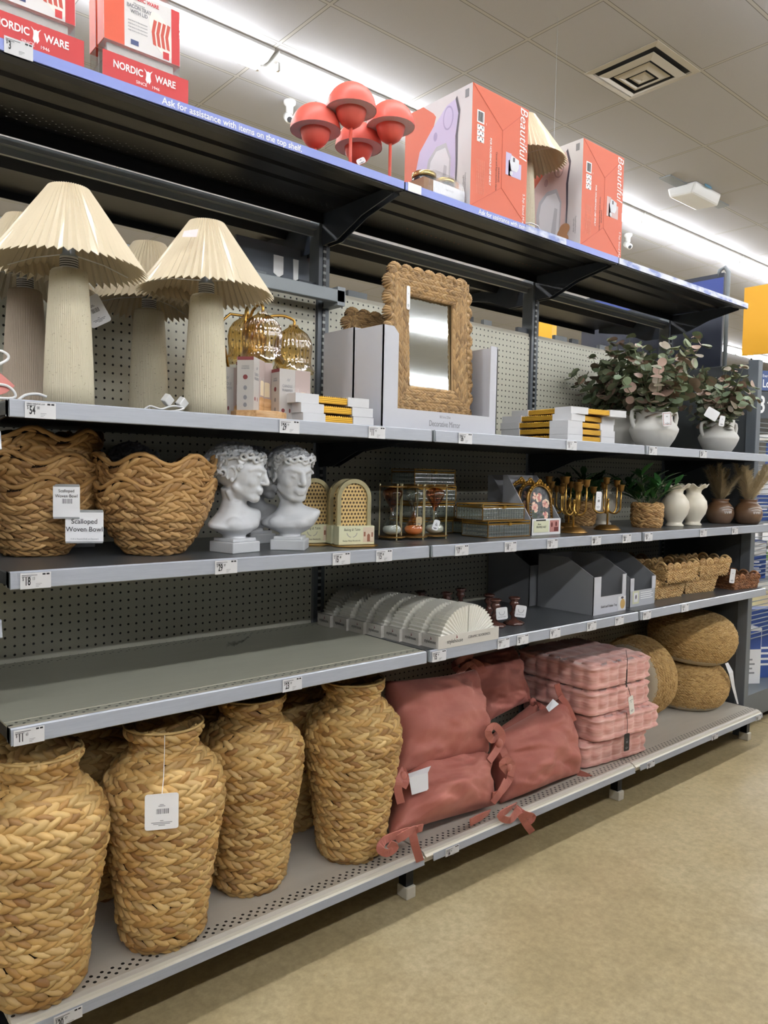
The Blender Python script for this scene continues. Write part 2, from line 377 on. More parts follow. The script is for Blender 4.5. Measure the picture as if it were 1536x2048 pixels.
for i in range(3):
    x0, x1 = .028, L-.028
    g = thing('back_panel', ['beige perforated back panels behind the cream lamps and white busts', 'beige perforated back panels behind the boxed mirrors and glass boxes', 'beige perforated back panels behind the eucalyptus pots and poufs'][i], 'back panel', (i*L, 0, 0), 0, 'perforated back panels')
    for z0, z1 in ((.19, .803), (.803, 1.423), (1.423, 2.03)):
        MB().box(0, x1-x0, 0, .012, 0, z1-z0).build('perforated_panel', peg_m, g, loc=(x0, YB, z0))
    MB().box(x0, x1, YB+.005, YB+.03, 2.03, 2.045).build('panel_cap', deck_lip, g)
    r_ = random.Random(i)
    for j in range(6):
        xx = x0+.12+j*.19+r_.uniform(-.03, .03); MB().box(xx, xx+.05+.05*r_.random(), YB+.008, YB+.026, 2.045, 2.068).build('panel_clip', [steel_mid, steel_navy][j % 2], g)
    MB().box(x0, x1, YB+.02, YB+.03, .02, .19).build('shade_plate', steel_black, g)  # dark sheet standing in for the shade under the lowest shelf
    m_ = MB(); m_.prism([(YB-.004, 2.274), (YB+.03, 2.274), (YB+.03, 2.236), (YB+.018, 2.236), (YB+.018, 2.256), (YB-.004, 2.256)], 'x', i*L+x0, i*L+x1)
    tag(m_.build('top_beam', steel_mid), f'grey beam between uprights under the top shelf, {ORD[i]} bay from the left', 'beam', 'top beams')
g = thing('end_partition', 'dark grey end panel standing right of the eucalyptus pots and poufs', 'end panel', (3*L, 0, 0))
MB().box(.030, .045, .156, .62, .02, 2.0).build('panel', slate, g)
MB().box(.025, .075, .10, .155, .0, 2.02).build('end_post', steel_grey, g, bev=.003)
# added unseen shelving behind the viewer, blocks low light to darken the lower shelves
t = thing('light_block_shelving', 'added unseen grey shelving behind the viewer, keeps low light off the shelves', 'shelving', (0, -3.1, 0))
MB().box(-5, 9, -.62, -.60, .0, 2.25).build('back_panel', steel_grey, t); MB().box(-5, 9, -.60, .0, 0, .17).build('base_deck', steel_mid, t)
for z, d in ((.75, .02), (1.15, .02), (1.55, .02), (2.2, .10)): MB().box(-5, 9, -.60, -d, z-.03, z).build('shelf_board', steel_navy, t)
# the bare bar across the first bay
t = thing('display_bar', 'grey steel crossbar on the uprights behind the cream lamps', 'bar', (0, 0, 0))
MB().box(.02, L+.03, .50, .53, 1.985, 2.03).build('bar', steel_mid, t, bev=.003)
for xx in (.0, L): MB().box(xx-.004, xx+.03, .50, .60, 1.975, 2.04).build('bracket', steel_mid, t)

def price_tag(parent, x, price, z=-.003, w=.062, h=.034, y=-.0055, tilt=0., small=True, line=None, cents='97'):
    p = MB(); p.box(0, w, -.0008, 0, -h, 0); p.mi = 1
    for q in range(2): p.box(w*.72+q*.008, w*.72+q*.008+.006, -.0012, -.0008, -.0055, -.002)
    for q, ln in enumerate((.5, .3)): p.box(.003, .003+w*ln, -.0011, -.0008, -.0055-q*.003, -.0045-q*.003) if line is None or q else None
    p.mi = 2
    for q in range(3): p.box(w*.5, w*.5+.012-.003*q, -.0011, -.0008, -.024-q*.003, -.0232-q*.003)
    o = p.build('price_tag', [white, ink, inkgrey], parent, loc=(x, y, z), rot=(0, tilt, 0))
    text('$', .010, ink, o, (.004, -.0013, -.0125), align='LEFT', sx=.6)
    text(price, .024, ink, o, (.0085, -.0013, -.0185), align='LEFT', sx=.5, bold=.0006)
    text(cents, .009, ink, o, (.0095+.0075*len(price)*.95, -.0013, -.0125), align='LEFT', sx=.6)
    if line: text(line, .0042, ink, o, (.003, -.0013, -.0045), align='LEFT', sx=.8)
    return o
def shelf(bay, z, pan, kind, label, rail=rail_m, tags=(), y0=.02, br=True, rail_h=.036):
    t = thing('shelf', label, 'shelf', (bay*L, 0, z), 0, 'gondola shelves')
    x0, x1 = .004, L-.004
    if kind == 'deck':
        m_ = MB(); m_.prism([(.585, 0), (.014, 0), (.004, -.004), (-.002, -.012), (-.002, -.035), (.01, -.035), (.01, -.012), (.585, -.012)], 'x', x0, x1); m_.build('pan', pan, t)
        m_ = MB(); m_.prism([(.0, -.003), (-.003, -.010), (-.012, -.014), (-.012, -.018), (.0, -.018)], 'x', x0, x1); m_.build('front_lip', deck_lip, t)
        m_ = MB(); m_.prism([(-.0125, -.012), (-.016, -.034), (-.013, -.036), (-.004, -.014)], 'x', x0+(.03 if bay else .0), x1-.004)
        m_.build('price_rail', rail, t); ty, tz, tt = -.0165, -.010, 0
    elif kind == 'top':
        m_ = MB(); m_.box(x0, x1, y0+.004, .58, -.002, 0); m_.build('pan', pan, t, loc=(0, 0, 0))
        MB().box(x0, x1, .578, .582, -.040 if bay == 0 else -.034, 0).build('rear_lip', steel_black, t)
        m_ = MB(); m_.box(x0, x1, y0, y0+.004, -.030, 0); m_.prism([(y0+.004, -.028), (y0+.05, -.022), (y0+.05, -.018), (y0+.004, -.024)], 'x', x0, x1)
        for yy in (.05, .14, .23): m_.prism([(y0+yy, -.002), (y0+yy+.012, -.009), (y0+yy+.020, -.009), (y0+yy+.032, -.002)], 'x', x0+.02, x1-.02)
        m_.build('channel', steel_black, t)
        m_ = MB(); m_.box(x0, x1, y0-.005, y0-.0005, -.026, -.001); m_.build('price_rail', rail, t)
    else:
        m_ = MB(); m_.box(x0, x1, y0, .585, -.004, 0); m_.build('pan', pan, t)
        if pan is pan_sage: MB().box(x0, x1, .053, .055, 0, .0008).build('ridge', deck_lip, t); MB().box(x0, x1, .009, .0205, -.002, .0006).build('front_lip', deck_lip, t)
        m_ = MB(); m_.box(x0, x1, y0-.012, y0+.004, -.034, -.001); m_.box(x0, x1, y0+.004, .58, -.03, -.004); m_.build('channel', steel_black, t)
        m_ = MB(); m_.prism([(.008, .001), (.003, .002), (-.001, -.001), (-.004, -rail_h+.002), (-.002, -rail_h), (.003, -rail_h+.001), (.006, -.002)], 'x', x0+(.006 if bay else .0), x1-.004); m_.build('price_rail', rail, t)
        m_ = MB(); m_.box(x0+.0, x0+.006, -.0, y0+.01, -.034, .0); m_.build('rail_end', steel_mid, t); MB().box(x1-.004, x1, -.0, y0+.01, -.034, .0).build('rail_end', steel_mid, t)
    if br:
        for xx in (.012, L-.016):
            m_ = MB(); m_.prism([(.585, -.005), (y0+.04, -.005), (y0+.04, -.03), (.36, -.062), (.50, -.115), (.585, -.115)], 'x', xx, xx+.004); m_.build('bracket', steel_navy, t)
    for a in tags:
        price_tag(t, a[0], a[1], z=-.002 if kind == 'std' else (-.012 if kind == 'deck' else -.001), y=(-.0055 if kind == 'std' else -.0168 if kind == 'deck' else y0-.0055), h=.034 if kind != 'deck' else .026, cents=a[2] if len(a) > 2 else '97', line=a[3] if len(a) > 3 else None)
    return t
def tx(px, py, bay, y=0.): return float(atY(px, py, y)[0])-bay*L
shelf(0, ZD, pan_deck, 'deck', 'lowest grey shelf carrying the woven vases', tags=[(.085, '20')])
shelf(1, ZD, pan_deck, 'deck', 'lowest grey shelf carrying the velvet and tufted cushions', tags=[(tx(884, 1690, 1), '14')])
shelf(2, ZD, pan_deck, 'deck', 'lowest grey shelf under the jute poufs', tags=[(tx(1287, 1520, 2), '29'), (tx(1417, 1466, 2), '24'), (tx(1505, 1430, 2), '19')])
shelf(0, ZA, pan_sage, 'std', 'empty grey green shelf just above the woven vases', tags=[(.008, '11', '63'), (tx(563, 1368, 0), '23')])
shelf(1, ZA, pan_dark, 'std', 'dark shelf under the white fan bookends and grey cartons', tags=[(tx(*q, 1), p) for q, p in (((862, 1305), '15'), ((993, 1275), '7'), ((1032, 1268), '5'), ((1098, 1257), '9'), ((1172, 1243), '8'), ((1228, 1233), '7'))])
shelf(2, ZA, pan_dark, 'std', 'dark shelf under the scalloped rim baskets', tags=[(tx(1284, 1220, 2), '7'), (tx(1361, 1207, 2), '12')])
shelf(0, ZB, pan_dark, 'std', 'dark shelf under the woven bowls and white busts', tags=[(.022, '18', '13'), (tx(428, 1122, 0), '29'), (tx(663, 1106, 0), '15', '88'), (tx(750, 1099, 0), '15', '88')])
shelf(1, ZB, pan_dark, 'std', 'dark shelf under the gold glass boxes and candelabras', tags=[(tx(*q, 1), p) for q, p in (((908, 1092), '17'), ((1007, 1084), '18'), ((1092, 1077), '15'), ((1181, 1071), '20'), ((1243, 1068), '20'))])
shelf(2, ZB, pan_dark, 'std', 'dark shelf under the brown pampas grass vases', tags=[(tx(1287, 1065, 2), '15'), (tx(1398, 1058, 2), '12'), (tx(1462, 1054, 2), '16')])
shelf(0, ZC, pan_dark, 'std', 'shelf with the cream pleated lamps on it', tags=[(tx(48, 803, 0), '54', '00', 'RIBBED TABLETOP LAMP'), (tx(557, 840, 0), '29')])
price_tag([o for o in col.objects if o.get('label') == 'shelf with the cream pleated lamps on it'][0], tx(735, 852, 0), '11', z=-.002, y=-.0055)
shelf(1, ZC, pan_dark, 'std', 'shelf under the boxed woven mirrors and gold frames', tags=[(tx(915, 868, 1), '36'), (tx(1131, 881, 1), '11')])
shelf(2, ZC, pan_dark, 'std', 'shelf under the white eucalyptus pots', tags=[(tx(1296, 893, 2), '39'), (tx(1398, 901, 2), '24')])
s1 = shelf(0, ZT, pan_top, 'top', 'black top shelf with blue edge under the red trays and coral lamps', blue_rail, y0=.16)
s2 = shelf(1, ZT, pan_top, 'top', 'black top shelf with blue edge under the orange mixer boxes', blue_rail, y0=.16)
s3 = shelf(2, ZT, pan_top, 'top', 'black top shelf with faded edge right of the orange boxes', pale_rail, y0=.16)
text('Ask for assistance with items on the top shelf.', .0235, white_ink, s1, (.40, .1544, -.0145), align='LEFT', sx=.96, bold=.0003)
text('Ask for assistance with items on the top shelf.', .0235, white_ink, s2, (.345, .1544, -.0145), align='LEFT', sx=.96, bold=.0003)
price_tag(s1, .035, '3', z=.006, y=.153, h=.036, w=.06, cents='')
m_ = MB().box(.012, .07, .1535, .1545, -.027, .001); m_.build('label_holder', plastic_white, s2)
m_ = MB().box(.60, .85, .1538, .1545, -.026, -.001); m_.build('faded_sticker', pale_rail, s2)
# neighbouring bay on the left: only the shelf ends show
for z, lab in ((1.446, 'shelf end of the next bay beside the cream lamps'), (1.055, 'shelf end of the next bay beside the woven bowls')):
    t = thing('shelf', lab, 'shelf', (-L, 0, z), 0, 'gondola shelves')
    MB().box(.004, L-.012, .02, .585, -.03, 0).build('pan', pan_dark, t)
    m_ = MB(); m_.prism([(.012, .001), (.003, .002), (-.004, -.034), (-.002, -.036), (.012, -.034)], 'x', .004, L-.012); m_.build('price_rail', rail_m, t)
# the other side of the gondola: its top shelf is seen through the gap
for i in range(3):
    t = thing('shelf', f'black far side top shelf seen through the gap, {ORD[i]} bay from left', 'shelf', (i*L, 0, 2.300), 0, 'far side shelves')
    m_ = MB(); m_.box(.004, L-.004, .66, 1.10, -.004, 0); m_.box(.004, L-.004, 1.098, 1.104, -.03, 0); m_.prism([(.80, -.004), (.82, -.03), (.84, -.03), (.86, -.004)], 'x', .02, L-.02); m_.build('pan', steel_black, t)
    m_ = MB().box(.004, L-.004, 1.104, 1.108, -.028, .004); m_.build('price_rail', pale_rail, t)
    for xx in (.012, L-.016):
        m_ = MB(); m_.prism([(.655, -.005), (1.06, -.005), (1.06, -.03), (.88, -.06), (.74, -.115), (.655, -.115)], 'x', xx, xx+.004); m_.build('bracket', steel_navy, t)
t = thing('department_sign', 'dark hanging sign with white cutlery shapes behind the right cream lamp', 'sign', (.93, .72, 2.02))
MB().box(0, .36, 0, .01, -.03, .19).build('sign_board', mat('sign_slate', (88, 94, 102), .6), t)
for xx in (.16, .235):
    m_ = MB(); m_.prism([(xx, .005), (xx+.03, .005), (xx+.026, .055), (xx+.028, .15), (xx+.004, .15), (xx+.007, .055)] if xx > .2 else [(xx, .005), (xx+.03, .005), (xx+.021, .075), (xx+.036, .085), (xx+.036, .15), (xx-.006, .15), (xx-.006, .085), (xx+.009, .075)], 'y', -.002, 0); m_.build('cutlery_shape', white_ink, t)
# ------------------------------------------------------------------ woven floor vases on the lowest shelf
CARD = mat('tag_card', (238, 238, 240), .5)
def card(parent, w, h, loc, rz, lines=True, tilt=0., name='hang_tag', m=None, code=True, inkm=None):
    m_ = MB(); r = .006
    pts = []
    for cx, cz, a0 in ((w/2-r, h/2-r, 0), (-w/2+r, h/2-r, 90), (-w/2+r, -h/2+r, 180), (w/2-r, -h/2+r, 270)):
        pts += [(cx+r*math.cos(math.radians(a0+q)), cz+r*math.sin(math.radians(a0+q))) for q in (0, 30, 60, 90)]
    m_.prism(pts, 'y', -.0006, .0006); m_.mi = 1
    if code:
        x = -w*.16; r_ = random.Random(3)
        while x < w*.2:
            d = r_.choice((.0012, .002, .003))*w/.08; m_.box(x, x+d, -.0009, -.0006, -h*.06, h*.08); x += d+.0016*w/.08
    if lines:
        for q, (z, ww) in enumerate(((.2, .12), (.16, .2), (-.25, .1), (-.3, .62), (-.34, .5), (-.38, .2))): m_.box(-w*ww/2, w*ww/2, -.0009, -.0006, h*z-.0008, h*z+.0006)
    return m_.build(name, [m or CARD, inkm or inkgrey], parent, loc=loc, rot=(0, tilt, rz))
VP = [(.0, .0), (.05, 0), (.088, .002), (.1, .012), (.104, .05), (.113, .13), (.127, .22), (.142, .31), (.149, .365), (.147, .40), (.132, .437), (.102, .468), (.080, .485), (.074, .497), (.077, .513), (.089, .536), (.098, .552),
      (.096, .556), (.090, .553), (.080, .535), (.069, .51), (.066, .495), (.080, .472), (.10, .45)]
vsurf, vrad, vlen = revolve(VP)
def _woven(nm, surf, rad, s0, s1, pitch, adv, seed, m, **kw):
    V, F = braid_rows(surf, rad, list(np.arange(s0, s1, pitch)), pitch, adv, seed, **kw); return quads(nm, V, F, m)
vase_me = _woven('woven_body', vsurf, vrad, .10, vlen-.01, .0345, .0275, 1, straw, Tf=.28, ang=.46, Lf=2.05)
vase_me2 = _woven('woven_body', vsurf, vrad, .10, vlen-.01, .0335, .0275, 2, straw, Tf=.28, ang=.44, Lf=2.05)
def gap_backing(surf, ln, m, parent, n=40, ns=60, inset=.003):  # backing under the strands, dark colour stands for shade in the gaps
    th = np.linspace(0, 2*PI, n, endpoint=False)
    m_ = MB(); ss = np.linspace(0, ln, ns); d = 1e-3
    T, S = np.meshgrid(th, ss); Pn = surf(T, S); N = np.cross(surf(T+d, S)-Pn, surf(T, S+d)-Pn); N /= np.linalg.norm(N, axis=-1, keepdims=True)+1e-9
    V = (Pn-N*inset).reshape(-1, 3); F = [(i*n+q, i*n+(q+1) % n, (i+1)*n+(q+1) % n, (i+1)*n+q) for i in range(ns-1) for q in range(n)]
    m_.add(V.tolist(), F); return m_.build('gap_backing', m, parent, True)
def vase(label, x, y, rz, me):
    t = thing('woven_vase', label, 'vase', (x, y, ZD), rz, 'woven floor vases')
    link('woven_body', me, t); gap_backing(vsurf, vlen, straw_shade, t)
    MB().tube([(.0975*math.cos(a), .0975*math.sin(a), .554) for a in np.linspace(0, 2*PI, 40, endpoint=False)], .0035, 6, True).build('rim', straw, t, True)
    return t
vase('woven vase at the left edge of the picture, whole rim showing below the shelf', .084, .100, .3, vase_me)
v2 = vase('woven vase with a white barcode tag hanging from its rim', .396, .112, -.45, vase_me2)
vase('woven vase with its rim hidden by the shelf above, right of the tagged one', .700, .195, 2.2, vase_me)
vase('woven vase beside the velvet cushions, rim just below the shelf', 1.045, .153, 4.0, vase_me2)
vase('dark woven vase in the shade between the two right-hand front vases', 1.000, .446, 1.2, vase_me)
vase('dark woven vase in the shade behind the tagged one', .345, .435, 5.2, vase_me2)
vase('dark woven vase in the shade behind the one with the hidden rim', .668, .442, 3.2, vase_me2)
vase('dark woven vase in the shade behind the leftmost one', .036, .432, 3.9, vase_me)
o = card(v2, .077, .086, (.0, -.164, .392), 0); MB().tube([(.004, -.1005, .553), (.004, -.105, .52), (.003, -.142, .462), (0, -.164, .433)], .0009, 5).build('string', white, v2)

# ------------------------------------------------------------------ velvet cushions
velvet = mat('velvet', (168, 104, 92), .75, Sheen_Weight=.25, Sheen_Roughness=.35)
k = NT(velvet); no = k.noise(k.coord('Object'), 7., 4, .6); k.color(k.mix(k.math('MULTIPLY', k.ramp(no, [(.4, (0, 0, 0)), (.65, (255, 255, 255))]), .6), rgb(158, 92, 80), rgb(178, 116, 102)))
velvet.node_tree.nodes['Principled BSDF'].inputs['Sheen Tint'].default_value = rgb(240, 190, 176)
def pillow(label, c, t, seed, puff=.5, group='velvet cushions with ties'):
    """c: four world corners BL, BR, TR, TL"""
    c = [Vector(q) for q in c]; o0 = sum(c, Vector())/4; nrm = (c[1]-c[0]).cross(c[3]-c[0]).normalized()
    root = thing('velvet_cushion', label, 'cushion', tuple(o0), 0, group)
    n = 44; sv = seed*13.7; vs = []; fs = []
    for side in (1, -1):
        for j in range(n):
            for i in range(n):
                u = -1+2*i/(n-1); v = -1+2*j/(n-1); U = u*(1-.07*(1-v*v)*abs(u)); Vv = v*(1-.07*(1-u*u)*abs(v))
                p = (c[0]*(1-U)*(1-Vv)+c[1]*(1+U)*(1-Vv)+c[2]*(1+U)*(1+Vv)+c[3]*(1-U)*(1+Vv))/4-o0
                e = max(0, (1-u*u)*(1-v*v)); h = t/2*e**puff
                # folds running in from the corners and the seams
                d = noise.noise(Vector((u*1.6+sv, v*1.6, sv)))*.026+noise.noise(Vector((u*3.2+sv, v*3.2-sv, 0)))*.014+abs(noise.noise(Vector((u*2.3-sv, v*5+u*3, sv))))*-.014
                w = math.sin(11*(u*.6+v*.9)+4*noise.noise(Vector((u+sv, v, 2.))))*.0035+math.sin(26*math.atan2(v+1.02, u+1.02)+sv)*.004*max(0, 1-math.hypot(u+1, v+1)/1.1)+math.sin(24*math.atan2(1.02-v, 1.02-u)+sv)*.004*max(0, 1-math.hypot(1-u, 1-v)/1.1)
                vs.append(p+nrm*(side*h+(d*min(1, e*3)+w*min(1, e*5))*(1 if side > 0 else .6)))
    fs = [(j*n+i, j*n+i+1, (j+1)*n+i+1, (j+1)*n+i) for j in range(n-1) for i in range(n-1)]
    m_ = MB(); m_.add(vs, fs+[tuple(q+n*n for q in reversed(f)) for f in fs]); b = m_.build('cushion_body', velvet, root, True)
    md = b.modifiers.new('weld', 'WELD'); md.merge_threshold = .0008
    return root
def px(*q): return [atY(a, b_, y) for a, b_, y in q]
def ribbon(root, pts, w=.013):
    pts = [Vector(p)-root.location for p in pts]; out = []
    for i in range(len(pts)-1):                                   # Catmull-Rom
        p0, p1, p2, p3 = pts[max(0, i-1)], pts[i], pts[i+1], pts[min(len(pts)-1, i+2)]
        for s in (0, .25, .5, .75): out.append(.5*((2*p1)+(p2-p0)*s+(2*p0-5*p1+4*p2-p3)*s*s+(3*p1-p0-3*p2+p3)*s**3))
    out.append(pts[-1]); m_ = MB(); vs = []
    view = Vector((.55, .83, 0))
    for i, p in enumerate(out):
        t = (out[min(i+1, len(out)-1)]-out[max(i-1, 0)]).normalized(); sd = t.cross(view).normalized()*w; th = t.cross(sd).normalized()*.0022
        vs += [p-sd+th, p+sd+th, p+sd-th, p-sd-th]
    fs = [(i*4+q, i*4+(q+1) % 4, i*4+4+(q+1) % 4, i*4+4+q) for i in range(len(out)-1) for q in range(4)]+[(3, 2, 1, 0), tuple(len(vs)-4+q for q in range(4))]
    m_.add(vs, fs); return m_.build('tie', velvet, root)
def knot(root, p, r=.014): MB().sphere(Vector(p)-root.location, (r, r*.8, r*1.1), 10, 8).build('tie_knot', velvet, root, True)
pA = pillow('dusty pink velvet cushion lying lowest, beside the woven vase, white label at its top', px((778, 1672, .05), (990, 1610, .06), (962, 1500, .19), (796, 1528, .19)), .25, 1, .42)
pB = pillow('dusty pink velvet cushion resting on top of the one beside the woven vase', px((792, 1552, .13), (976, 1508, .14), (950, 1338, .27), (772, 1362, .27)), .24, 2, .42)
pC = pillow('dusty pink velvet cushion standing at the back right under the shelf edge', px((968, 1450, .32), (1062, 1402, .32), (1026, 1290, .42), (915, 1318, .42)), .18, 3)
pD = pillow('plump dusty pink velvet cushion in front, bow hanging over the shelf edge', px((1000, 1608, .08), (1158, 1548, .08), (1125, 1392, .20), (985, 1472, .16)), .23, 4, .42)
pE = pillow('dusty pink velvet cushion wedged behind the plump front one', px((1010, 1560, .28), (1090, 1530, .28), (1072, 1398, .33), (985, 1468, .30)), .12, 5)
ribbon(pA, px((845, 1655, .01), (800, 1668, .0), (770, 1680, .0), (760, 1698, -.005), (775, 1706, -.01), (790, 1694, -.01), (778, 1688, -.01)), .012)
ribbon(pA, px((800, 1668, .0), (822, 1664, -.01), (830, 1690, -.02), (840, 1722, -.02)), .013); ribbon(pA, px((792, 1680, .0), (812, 1668, -.02), (830, 1658, -.01), (824, 1668, .0)), .012)
knot(pA, atY(806, 1672, -.008)); ribbon(pA, px((978, 1625, .03), (965, 1632, .0), (940, 1645, .0)), .012); ribbon(pA, px((985, 1605, .03), (1000, 1585, .02), (1012, 1560, .03)), .012)
ribbon(pB, px((806, 1540, .08), (798, 1560, .05), (796, 1580, .05), (802, 1606, .05)), .013); ribbon(pB, px((806, 1540, .08), (812, 1560, .05), (806, 1575, .05)), .011); knot(pB, atY(806, 1552, .06))
ribbon(pC, px((945, 1315, .36), (925, 1318, .34), (908, 1330, .33), (920, 1342, .33), (940, 1328, .33), (958, 1348, .33)), .012); ribbon(pC, px((945, 1322, .35), (960, 1330, .33), (968, 1345, .33)), .012); knot(pC, atY(942, 1326, .34))
ribbon(pC, px((1062, 1402, .28), (1080, 1412, .2), (1090, 1424, .2), (1076, 1436, .2)), .012); knot(pC, atY(1066, 1404, .25), .016)
ribbon(pD, px((1000, 1468, .10), (985, 1480, .07), (976, 1462, .06), (990, 1452, .06), (1004, 1470, .06), (998, 1492, .06), (978, 1522, .06)), .013); ribbon(pD, px((1000, 1488, .08), (1010, 1510, .05), (1022, 1535, .04), (1018, 1560, .04), (1000, 1585, .03), (985, 1592, .03)), .013); knot(pD, atY(998, 1486, .06), .015)
ribbon(pD, px((1020, 1548, .05), (1004, 1530, .03), (1012, 1520, .03), (1024, 1530, .03), (1020, 1552, .03)), .012); knot(pD, atY(1018, 1534, .035))
ribbon(pD, px((1030, 1610, .04), (1018, 1618, -.01), (1000, 1632, -.02), (1020, 1640, -.025), (1038, 1618, -.025)), .012); ribbon(pD, px((1030, 1615, .0), (1048, 1628, -.03), (1066, 1634, -.03), (1052, 1646, -.03), (1040, 1628, -.03)), .012); ribbon(pD, px((1040, 1622, -.01), (1050, 1645, -.03), (1064, 1664, -.03)), .013); knot(pD, atY(1036, 1624, -.02), .014)
ribbon(pD, px((1155, 1545, .07), (1172, 1552, .04), (1188, 1560, .03)), .013); ribbon(pD, px((1125, 1395, .17), (1118, 1385, .16), (1114, 1368, .16)), .012); ribbon(pD, px((1120, 1392, .16), (1135, 1412, .14), (1148, 1442, .13)), .012)
def cloth_label(root, q):                                         # bent white care label
    q = [Vector(p)-root.location for p in q]; d = Vector((.0, .0008, 0)); m_ = MB(); n = len(q)//2
    vs = q+[p+d for p in q]; fs = []
    for i in range(n-1): a, b, c_, e = 2*i, 2*i+1, 2*i+3, 2*i+2; fs += [(a, b, c_, e), (e+2*n, c_+2*n, b+2*n, a+2*n)]
    m_.add(vs, fs); return m_.build('care_label', white, root)
cloth_label(pA, px((815, 1548, .075), (862, 1532, .075), (818, 1556, .055), (856, 1545, .055), (824, 1590, .045), (857, 1580, .045)))
cloth_label(pD, px((1092, 1415, .13), (1106, 1398, .13), (1098, 1424, .11), (1118, 1408, .11)))

# ------------------------------------------------------------------ tufted floor cushions
tuft = mat('tufted_cloth', (216, 164, 152), .85, Sheen_Weight=.3)
k = NT(tuft); no = k.noise(k.coord('Object', (5, 5, 46)), 2.0, 3, .55); k.color(k.ramp(no, [(.3, (196, 136, 124)), (.5, (212, 158, 147)), (.64, (222, 176, 164)), (.8, (234, 202, 192))]))
def tufted(label, fl, rz, z, w=.43, h=.105, seed=0):
    r = thing('tufted_cushion', label, 'cushion', (fl[0], fl[1], z), rz, 'stacked tufted cushions')
    nA, m_, a = 240, MB(), w/2; prof = [(q, 0) for q in np.linspace(0, .92, 14)]+[(1, q) for q in np.linspace(0, 1, 17)]+[(q, 1) for q in np.linspace(.92, 0, 18)]
    vs = []
    for s, t in prof:
        for i in range(nA):
            th = 2*PI*i/nA; cx, cy = math.cos(th), math.sin(th); e = (abs(cx)**9+abs(cy)**9)**(1/9); x, y = a*cx/e, a*cy/e
            per = (y if abs(x) > abs(y) else x)
            if s >= 1:
                tf = abs(math.cos(PI*per/.066)); roll = math.exp(-((t-.12)/.10)**2)+math.exp(-((t-.88)/.10)**2)
                b = -.008+.012*roll*(.75+.25*tf)+.011*math.exp(-((t-.5)/.22)**2)*tf**.5-.003*(1-tf)
                k_ = 1+b/a; zz = h*t+.003*noise.noise(Vector((per*30, seed*5., t*3)))
                rr = .02*max(0, 1-min(t, 1-t)/.14)**2; k_ -= rr/a*.6
                vs.append((x*k_, y*k_, zz))
            else:
                X, Y = x*s, y*s; dm = abs(math.sin(PI*(X+.043)/.086)*math.sin(PI*(Y+.043)/.086))
                zz = h if t else 0.; bul = .009*dm**.5*min(1, (1-s)*8)-.008*(1-min(1, (1-s)*6))
                vs.append((X, Y, zz+(bul if t else 0)))
    m_.add([(x+a, y+a, z_) for x, y, z_ in vs], [(j*nA+i, j*nA+(i+1) % nA, (j+1)*nA+(i+1) % nA, (j+1)*nA+i) for j in range(len(prof)-1) for i in range(nA)])
    m_.build('cushion_body', tuft, r, True); return r
hh = .109
T4 = tufted('pink tufted floor cushion, lowest of the stack of four', (2.192, .075), -.10, ZD, seed=1)
T3 = tufted('pink tufted floor cushion jutting out to the right, second from the bottom of the stack', (2.225, .045), -.10, ZD+hh, .44, seed=2)
T2 = tufted('pink tufted floor cushion, third from the bottom of the stack', (2.205, .055), -.05, ZD+2*hh, seed=3)
T1 = tufted('pink tufted floor cushion on top of the stack', (2.205, .055), -.05, ZD+3*hh, seed=4)
black_card = mat('black_card', (34, 34, 36), .5)
def local(root, p): return root.matrix_basis.inverted() @ Vector(p)
def world_tag(root, p0, p1, w, h, m, im, code=False, name='hang_tag', tilt=0.):
    """string from p0 to the top of a card at p1 (world)"""
    a, b = local(root, p0), local(root, p1)
    MB().tube([a, (a+b)/2+Vector((0, -.004, 0)), b], .0011, 5).build('string', ink, root)
    o = card(root, w, h, tuple(b-Vector((math.sin(tilt)*h/2, 0, h/2))), 0, True, tilt, name, m, code, im); return o
bpy.context.view_layer.update()
world_tag(T4, atY(1253, 1425, .02), atY(1254, 1467, .012), .034, .074, black_card, inkgrey, True)
o = world_tag(T2, atY(1250, 1362, .02), atY(1261, 1392, .012), .033, .078, mat('cream_card', (232, 228, 218), .6), inkgrey, tilt=-.22)
text('stylehouse', .0055, ink, o, (0, -.0012, .022))
world_tag(T1, atY(1252, 1300, .02), atY(1254, 1338, .014), .007, .078, black_card, inkgrey, tilt=0.)

# ------------------------------------------------------------------ jute poufs
PP = [(.0, .0), (.10, 0), (.15, .004), (.185, .03), (.212, .08), (.22, .125), (.212, .17), (.185, .212), (.14, .24), (.08, .252), (.02, .256), (.004, .256)]
psurf, prad, plen = revolve(PP)
pouf_me = _woven('jute_cover', psurf, prad, .185, plen-.02, .0150, .015, 5, jute, Lf=1.9, Tf=.30, ang=.45)
def pouf(label, loc, rot, s=1.):
    t = thing('jute_pouf', label, 'pouf', loc, 0, 'jute poufs'); t.rotation_euler = rot; t.scale = (s, s, s)
    link('jute_cover', pouf_me, t); gap_backing(psurf, plen, mat('jute_gap_shade', (112, 84, 46), .9), t, 48, 50, .002)  # darker jute backing carries the shade between the braids in its colour
    MB().lathe([(.0, -.001), (.15, -.001), (.176, .016), (.190, .034)], 40, cap=False).build('linen_base', linen, t, True)
    return t
pouf('jute pouf standing on the shelf under another pouf', (3.445, .30, ZD+.001), (0, 0, .3), .95)
pf = pouf('largest looking jute pouf, stacked on top of another pouf under the shelf', (3.452, .30, ZD+.247), (.07, -.06, 1.4), 1.02)
pouf('jute pouf standing on its side behind the tufted cushions', (2.93, .36, ZD+.205), (0, PI/2, 0), .92)
m_ = MB(); q = [Vector(atY(*a)) for a in ((1450, 1327, .10), (1456, 1325, .10), (1458, 1348, .08), (1466, 1343, .08), (1464, 1375, .08), (1469, 1370, .08), (1474, 1408, .09), (1477, 1408, .09))]
